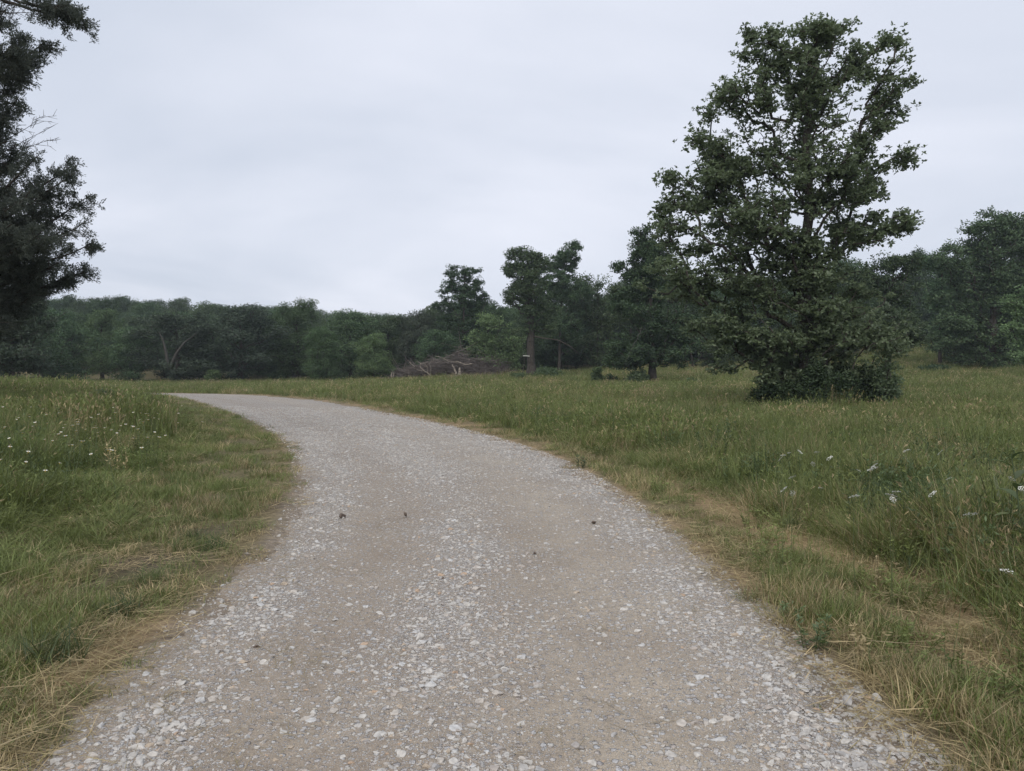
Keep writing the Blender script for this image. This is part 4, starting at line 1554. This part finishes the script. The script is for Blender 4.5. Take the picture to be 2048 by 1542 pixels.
F = 81.5
limb_thing('dead_branch', 'bleached forked branch lying upright on the left part of the brush pile',
           [[(863, 753, F), (850, 742, F), (840, 735, F), (842, 727, F), (850, 726, F)], [(855, 747, F), (855, 735, F), (850, 728, F), (855, 722, F)], [(861, 748, F), (862, 735, F), (858, 727, F), (868, 720, F)], [(850, 742, F), (838, 741, F), (825, 735, F)]], .06, 'pale_bark')
limb_thing('dead_branch', 'thin pale branch poking up at the left of the brush pile', [[(829, 733, F), (822, 727, F), (815, 720, F)], [(822, 727, F), (821, 721, F)]], .04, 'pale_bark')
limb_thing('dead_branch', 'long pale limb lying across the top of the brush pile', [[(944, 728, F), (930, 729, F), (915, 723, F), (900, 724, F), (885, 716, F), (872, 712, F)], [(930, 729, F), (920, 724, F), (912, 726, F)]], .065, 'pale_bark')
limb_thing('tree_stump', 'leaning pale snag in front of the brush pile', [[(914, 756, F - 1), (912, 745, F - 1), (908, 736, F - 1), (905, 729, F - 1)], [(912, 745, F - 1), (908, 752, F - 1), (909, 757, F - 1)]], .17, 'pale_bark', 'stump')
limb_thing('tree_stump', 'upright broken pale stump at the middle of the brush pile', [[(918, 756, F - 1), (919, 745, F - 1), (920, 735, F - 1)]], .24, 'pale_bark', 'stump', k=8)
limb_thing('tree_stump', 'short grey stump at the left end of the brush pile', [[(784, 760, F), (783, 751, F), (782, 744, F)], [(786, 758, F), (788, 748, F), (785, 743, F)]], .16, 'pale_bark', 'stump')
g0 = gpt(1042, 74)
limb_thing('leaning_pole', 'thin leaning pole with a pale crosspiece beside the slim lone oak trunk', [[(1041, 760, 73.5), (1046, 740, 73.8), (1050, 713, 74)]], .05, 'bark', 'pole')
pole = bpy.data.objects['leaning_pole']
a_, b_ = at(1046, 711.5, 74) - at(1041, 760, 73.5), at(1059, 712.5, 74) - at(1041, 760, 73.5)
v, f = tubes(np.array([a_]), np.array([b_]), np.array([.055]), np.array([.055]), 4)
link('crosspiece', fast_mesh('crosspiece', v, [f]), M['petal'], pole)
limb_thing('dead_branch', 'dead bare branch hanging down at the left side of the sweeping oak', [[(1283, 655, 58), (1276, 675, 57), (1265, 695, 56.5), (1256, 715, 56.5), (1245, 748, 56.5)]], .03, 'limb_bark')
limb_thing('stake', 'pale yellowish stake standing at the foot of the sweeping oak', [[(1316, 772, 58), (1316, 757, 58)]], .10, 'straw', 'stake')


# ------------------------------------------------------------------ plants one can single out by the road
def place_plant(name, me, px, py, label, cat, scale=1.0, rz=0.0, group=None, mat=None, hs=1.0):
    y_ = FPX * CAM_H / max(py - 738, 20)
    p_ = at(px, py, y_)
    o = link(name, me, mat)
    o.location = (p_[0], y_, gz(p_[0], y_))
    o.rotation_euler = (0, 0, rz)
    o.scale = (scale, scale, scale * hs)
    return tag(o, label, cat, group)


rp = np.random.default_rng(40)
big_tuft = [tuft_mesh('grass_tuft', rp, M['turf'], n=110, h=.17, spread=.11, lean=1.1, wid=.005, curve=.75, segs=4) for _ in range(3)]
long_tuft = [tuft_mesh('grass_clump', rp, M['weed'], n=90, h=.62, spread=.16, lean=.8, wid=.012, curve=.7, segs=5) for _ in range(2)]
herb = [leafy_mesh('weed', rp, M['weed'], stems=9, h=.26, leaf=.06, per=16, spread=.16) for _ in range(2)]
for px, py, sc_, i, lab in (
        (240, 1235, 1.0, 0, 'bright green grass tuft standing on the dry litter left of the road'),
        (300, 1170, 1.0, 1, 'green grass tuft beside the bare dark soil patch on the left verge'),
        (110, 1335, 1.35, 2, 'large drooping grass tuft at the lower left beside the straw'),
        (430, 1100, 1.0, 0, 'grass tuft nearest the road edge above the bare soil patch'),
        (385, 1080, .9, 1, 'grass tuft left of the one nearest the road edge, above the bare soil'),
        (1812, 1150, 1.25, 2, 'dark grass tuft alone on the straw rut right of the road'),
        (1590, 1060, 1.0, 0, 'grass tuft at the upper end of the straw rut right of the road')):
    place_plant('grass_tuft', big_tuft[i], px, py, lab, 'grass tuft', sc_, px * .7, 'grass tufts on the verges')
for px, py, sc_, i, lab in (
        (1850, 1010, 1.0, 0, 'clump of long arching blades among the tall weeds on the right'),
        (2010, 1120, 1.15, 1, 'tall bladed clump at the right edge beyond the straw rut'),
        (60, 985, .75, 1, 'lush long bladed clump at the left edge of the photo')):
    place_plant('grass_clump', long_tuft[i], px, py, lab, 'grass clump', sc_, px * .3, 'clumps of long bladed grass')
for px, py, sc_, i, lab in (
        (1625, 1300, .75, 0, 'dark leafy weed at the gravel edge, lower right'),
        (1580, 1245, .5, 1, 'small weed at the gravel edge just above the dark leafy one'),
        (1500, 965, 1.2, 1, 'dark leafy weed clump at the top of the right verge'),
        (1760, 920, 1.2, 0, 'dark leafy weed in the tall grass, nearest below the tallest oak'),
        (1160, 935, .8, 0, 'dark green weed at the right road edge, farthest from the camera')):
    place_plant('weed', herb[i], px, py, lab, 'weed', sc_, px * .9, 'leafy weeds by the road')


# a large leafy weed at the right edge, each leaf its own part
def big_weed(px, py, label):
    y_ = FPX * CAM_H / (py - 738)
    p_ = at(px, py, y_)
    r_ = thing('broadleaf_weed', (p_[0], y_, gz(p_[0], y_)), label, 'weed')
    zs = np.linspace(0, .95, 8)
    path = np.stack([.04 * np.sin(zs * 4), .03 * zs, zs], 1)
    v, f = tubes(path[:-1], path[1:], np.linspace(.008, .004, 7), np.linspace(.0075, .003, 7), 6)
    link('stem', fast_mesh('stem', v, [f], {'var': np.full(len(v), .4)}, smooth=True), M['stalk'], r_)
    # leaf blade: eight quads folded along the midrib
    us = np.linspace(0, 1, 6)
    wv = .045 * np.sin(np.pi * us**.8) + .002
    V, Fq = [], []
    for i, (u_, w_) in enumerate(zip(us, wv)):
        zc = .02 * math.sin(u_ * 2.4) - .10 * u_ * u_
        V += [(u_ * .24, -w_, zc + w_ * .3), (u_ * .24, 0, zc), (u_ * .24, w_, zc + w_ * .3)]
        if i:
            a = (i - 1) * 3
            Fq += [(a, a + 1, a + 4, a + 3), (a + 1, a + 2, a + 5, a + 4)]
    lm_ = fast_mesh('leaf', np.array(V), [np.array(Fq)], {'var': np.full(len(V), .55)}, smooth=True)
    lm_.materials.append(M['weed'])
    for i in range(11):
        z = .16 + .075 * i
        o = link('leaf', lm_, None, r_)
        o.location = (.04 * math.sin(z * 4), .03 * z, z)
        o.rotation_euler = (0, -R(20 + 25 * i / 10), i * 2.4)
        o.scale = (1.1 - .05 * i,) * 3


big_weed(2030, 1175, 'tall broad leaved weed at the right edge of the photo')


# ------------------------------------------------------------------ flowers
def umbel(rg_):
    n = 46
    a = rg_.random(n) * 6.283
    q = np.sqrt(rg_.random(n)) * .05
    pos = np.stack([q * np.cos(a), q * np.sin(a), -.12 * q + rg_.normal(0, .003, n)], 1)
    d = np.stack([np.cos(a), np.sin(a), rg_.normal(.1, .2, n)], 1)
    v, f = kites(pos, d, np.array([[0, 0, 1.]]) + rg_.normal(0, .3, (n, 3)), np.full(n, .016), np.full(n, .014))
    me = fast_mesh('flower_head', v, [f], {'var': np.repeat(rg_.random(n), 4)})
    me.materials.append(M['petal'])
    zs = np.linspace(-.05, .70, 7)
    path = np.stack([.03 * np.sin(zs * 3), np.zeros(7), zs], 1)
    vs, fs_ = tubes(path[:-1], path[1:], np.full(6, .003), np.full(6, .0022), 4)
    k = 10
    aa = np.arange(k) / k * 6.283
    tip = path[-1] + np.stack([.035 * np.cos(aa), .035 * np.sin(aa), np.full(k, .03)], 1)
    v2, f2 = tubes(np.repeat(path[-1:], k, 0), tip, np.full(k, .0012), np.full(k, .0008), 3)
    vv, ff = join([(vs, fs_), (v2, f2)])
    sm = fast_mesh('stem', vv, ff, {'var': np.full(len(vv), .4)})
    sm.materials.append(M['stalk'])
    return sm, me, path[-1] + np.array([0, 0, .032])


UM = umbel(np.random.default_rng(2))


def stand_at(px, py, head):
    """distance at which a flower head of this height above its ground shows at the pixel"""
    ys = np.arange(4, 24, .4)
    q = np.array([at(px, py, yd) for yd in ys])
    return float(ys[np.argmin(np.abs(q[:, 2] - raw_z(q[:, 0], ys) - head))])


def flower(px, py, yd, label, group, sc_=1.0):
    yd = stand_at(px, py, .78)
    p_ = at(px, py, yd)
    z0 = gz(p_[0], yd)
    hgt = max(.25, p_[2] - z0)
    r_ = thing('wildflower', (p_[0] - .025, yd, z0), label, 'flower', group, 0)
    r_.rotation_euler = (random.gauss(0, .05), random.gauss(0, .05), random.random() * 6.28)
    r_.scale = (sc_, sc_, hgt / .73)
    link('stem', UM[0], None, r_)
    h = link('flower_head', UM[1], None, r_)
    h.location = UM[2]
    h.scale = (1, 1, .73 / hgt * sc_)
    h.rotation_euler = (random.gauss(0, .25), random.gauss(0, .25), 0)


GF = 'white umbel flowers in the tall grass right of the road'
for px, py, yd, lab in ((1817, 900, 9.5, 'highest white flat topped flower standing over the tall weeds on the right'),
                        (1722, 992, 8.2, 'white flat flower nearest the straw rut, low among the right weeds'),
                        (1797, 991, 7.4, 'white flower head beside the clump of long arching blades'),
                        (1920, 1025, 6.6, 'white flat flower tilted above the dark grass near the right edge'),
                        (2018, 1140, 5.6, 'white flower low by the tall broad leaved weed')):
    flower(px, py, yd, lab, GF, .6)
rf_ = random.Random(12)
for _ in range(22):
    flower(rf_.uniform(1560, 2046), rf_.uniform(895, 950) if rf_.random() < .6 else rf_.uniform(950, 1020), 0, 'small white flat topped wildflower scattered in the weeds right of the road', GF, rf_.uniform(.3, .52))
# daisies on the left bank
n = 9
aa = np.arange(n) / n * 6.283
v, f = kites(np.zeros((n, 3)) + np.array([0, 0, .45]), np.stack([np.cos(aa), np.sin(aa), np.full(n, .25)], 1), np.tile([[0, 0, 1.]], (n, 1)), np.full(n, .024), np.full(n, .018))
v2, f2 = tubes(np.array([[0, 0, -.03]]), np.array([[0, 0, .45]]), np.array([.002]), np.array([.002]), 3)
v3, f3 = tubes(np.array([[0, 0, .447]]), np.array([[0, 0, .458]]), np.array([.008]), np.array([.003]), 6)
vv, ff = join([(v, f), (v2, f2), (v3, f3)])
DAISY = fast_mesh('daisy', vv, ff, {'var': np.concatenate([np.full(len(v), .9), np.full(len(v2), .3), np.full(len(v3), .2)])})
DAISY.materials.append(M['petal'])
DAISY.materials.append(M['stalk'])
M['pollen'] = rough_mat('pollen', (0.45, 0.30, 0.04), (0.55, 0.38, 0.06), 30, bump=0)
DAISY.materials.append(M['pollen'])
mi = []
for pl in DAISY.polygons:
    vi = pl.vertices[0]
    mi.append(0 if vi < len(v) else 1 if vi < len(v) + len(v2) else 2)
DAISY.polygons.foreach_set('material_index', mi)
for i in range(85):
    a, c, sx_, sy_ = rf_.choice(((180, 845, 60, 22), (130, 855, 60, 25), (60, 870, 50, 35), (320, 835, 35, 14), (260, 850, 50, 20)))
    px = min(380, max(5, rf_.gauss(a, sx_)))
    py = min(940, max(812, rf_.gauss(c, sy_)))
    yd = stand_at(px, py, .62 + .14 * rf_.random())
    p_ = at(px, py, yd)
    z0 = gz(p_[0], yd)
    o = link('daisy', DAISY)
    hgt = min(.85, max(.3, p_[2] - z0))
    o.location = (p_[0], yd, z0)
    o.rotation_euler = (rf_.gauss(0, .2), rf_.gauss(0, .2), rf_.random() * 6.28)
    fs_ = rf_.uniform(.55, 1.05)
    o.scale = (fs_, fs_, hgt / .45)
    tag(o, 'tiny white daisy in the tall grass of the bank left of the road', 'flower', 'daisies on the left bank')

# ------------------------------------------------------------------ single stones and clods on the road
CL = [stone_mesh('clod', rp, M['clod'], k=14, flat=.7) for _ in range(3)]
RK = [stone_mesh('rock', rp, M['stone'], k=16, flat=.75) for _ in range(3)]
for px, py, sz_, lab in ((686, 1040, .13, 'largest brown clod, left of the road middle before the bend'),
                         (812, 1034, .10, 'dark clod right of the largest brown clod'),
                         (1070, 1110, .05, 'small dark clod alone on the smooth tan right wheel track'),
                         (884, 1163, .06, 'reddish brown clod in the stony middle ridge'),
                         (512, 1300, .05, 'flat dark clod near the left gravel edge'),
                         (1188, 1048, .06, 'dark clod far along the right side of the road')):
    y_ = FPX * CAM_H / (py - 738)
    p_ = at(px, py, y_)
    o = link('clod', CL[int(px) % 3])
    o.location = (p_[0], y_, float(raw_z(np.array([p_[0]]), np.array([y_]))[0]) + sz_ * .2)
    o.scale = (sz_,) * 3
    o.rotation_euler = (0, 0, px)
    tag(o, lab, 'clod', 'dark clods lying on the road')
for px, py, sz_, lab in ((840, 1280, .075, 'pale rock standing proud in the middle of the road'),
                         (860, 1378, .08, 'rounded pale rock in the stony middle ridge, low in the photo'),
                         (1695, 1412, .07, 'white rock at the right gravel edge against the grass'),
                         (1752, 1405, .06, 'white rock in the grass just beyond the right gravel edge'),
                         (946, 1158, .08, 'grey rock on the stony ridge beside the reddish brown clod')):
    y_ = FPX * CAM_H / (py - 738)
    p_ = at(px, py, y_)
    zr = max(gz(p_[0], y_), float(raw_z(np.array([p_[0]]), np.array([y_]))[0]) - .0)
    o = link('rock', RK[int(px) % 3])
    o.location = (p_[0], y_, zr + sz_ * .15)
    o.scale = (sz_,) * 3
    o.rotation_euler = (0, 0, px)
    tag(o, lab, 'rock', 'loose pale rocks by the road')

# ------------------------------------------------------------------ the day's thin haze
hb = bmesh.new()
bmesh.ops.create_cube(hb, size=1)
hm = bpy.data.meshes.new('haze')
hb.to_mesh(hm)
hb.free()
hz_, t = mat_new('haze')
vo = t.nodes.new('ShaderNodeVolumePrincipled')
vo.inputs['Color'].default_value = (0.80, 0.90, 1.0, 1)
vo.inputs['Density'].default_value = 0.00042
vo.inputs['Anisotropy'].default_value = 0.0
ou = t.nodes.new('ShaderNodeOutputMaterial')
t.links.new(vo.outputs[0], ou.inputs['Volume'])
ho = link('haze', hm, hz_)
ho.location = (0, 1345, 15)
ho.scale = (5100, 3400, 36)
tag(ho, kind='stuff')
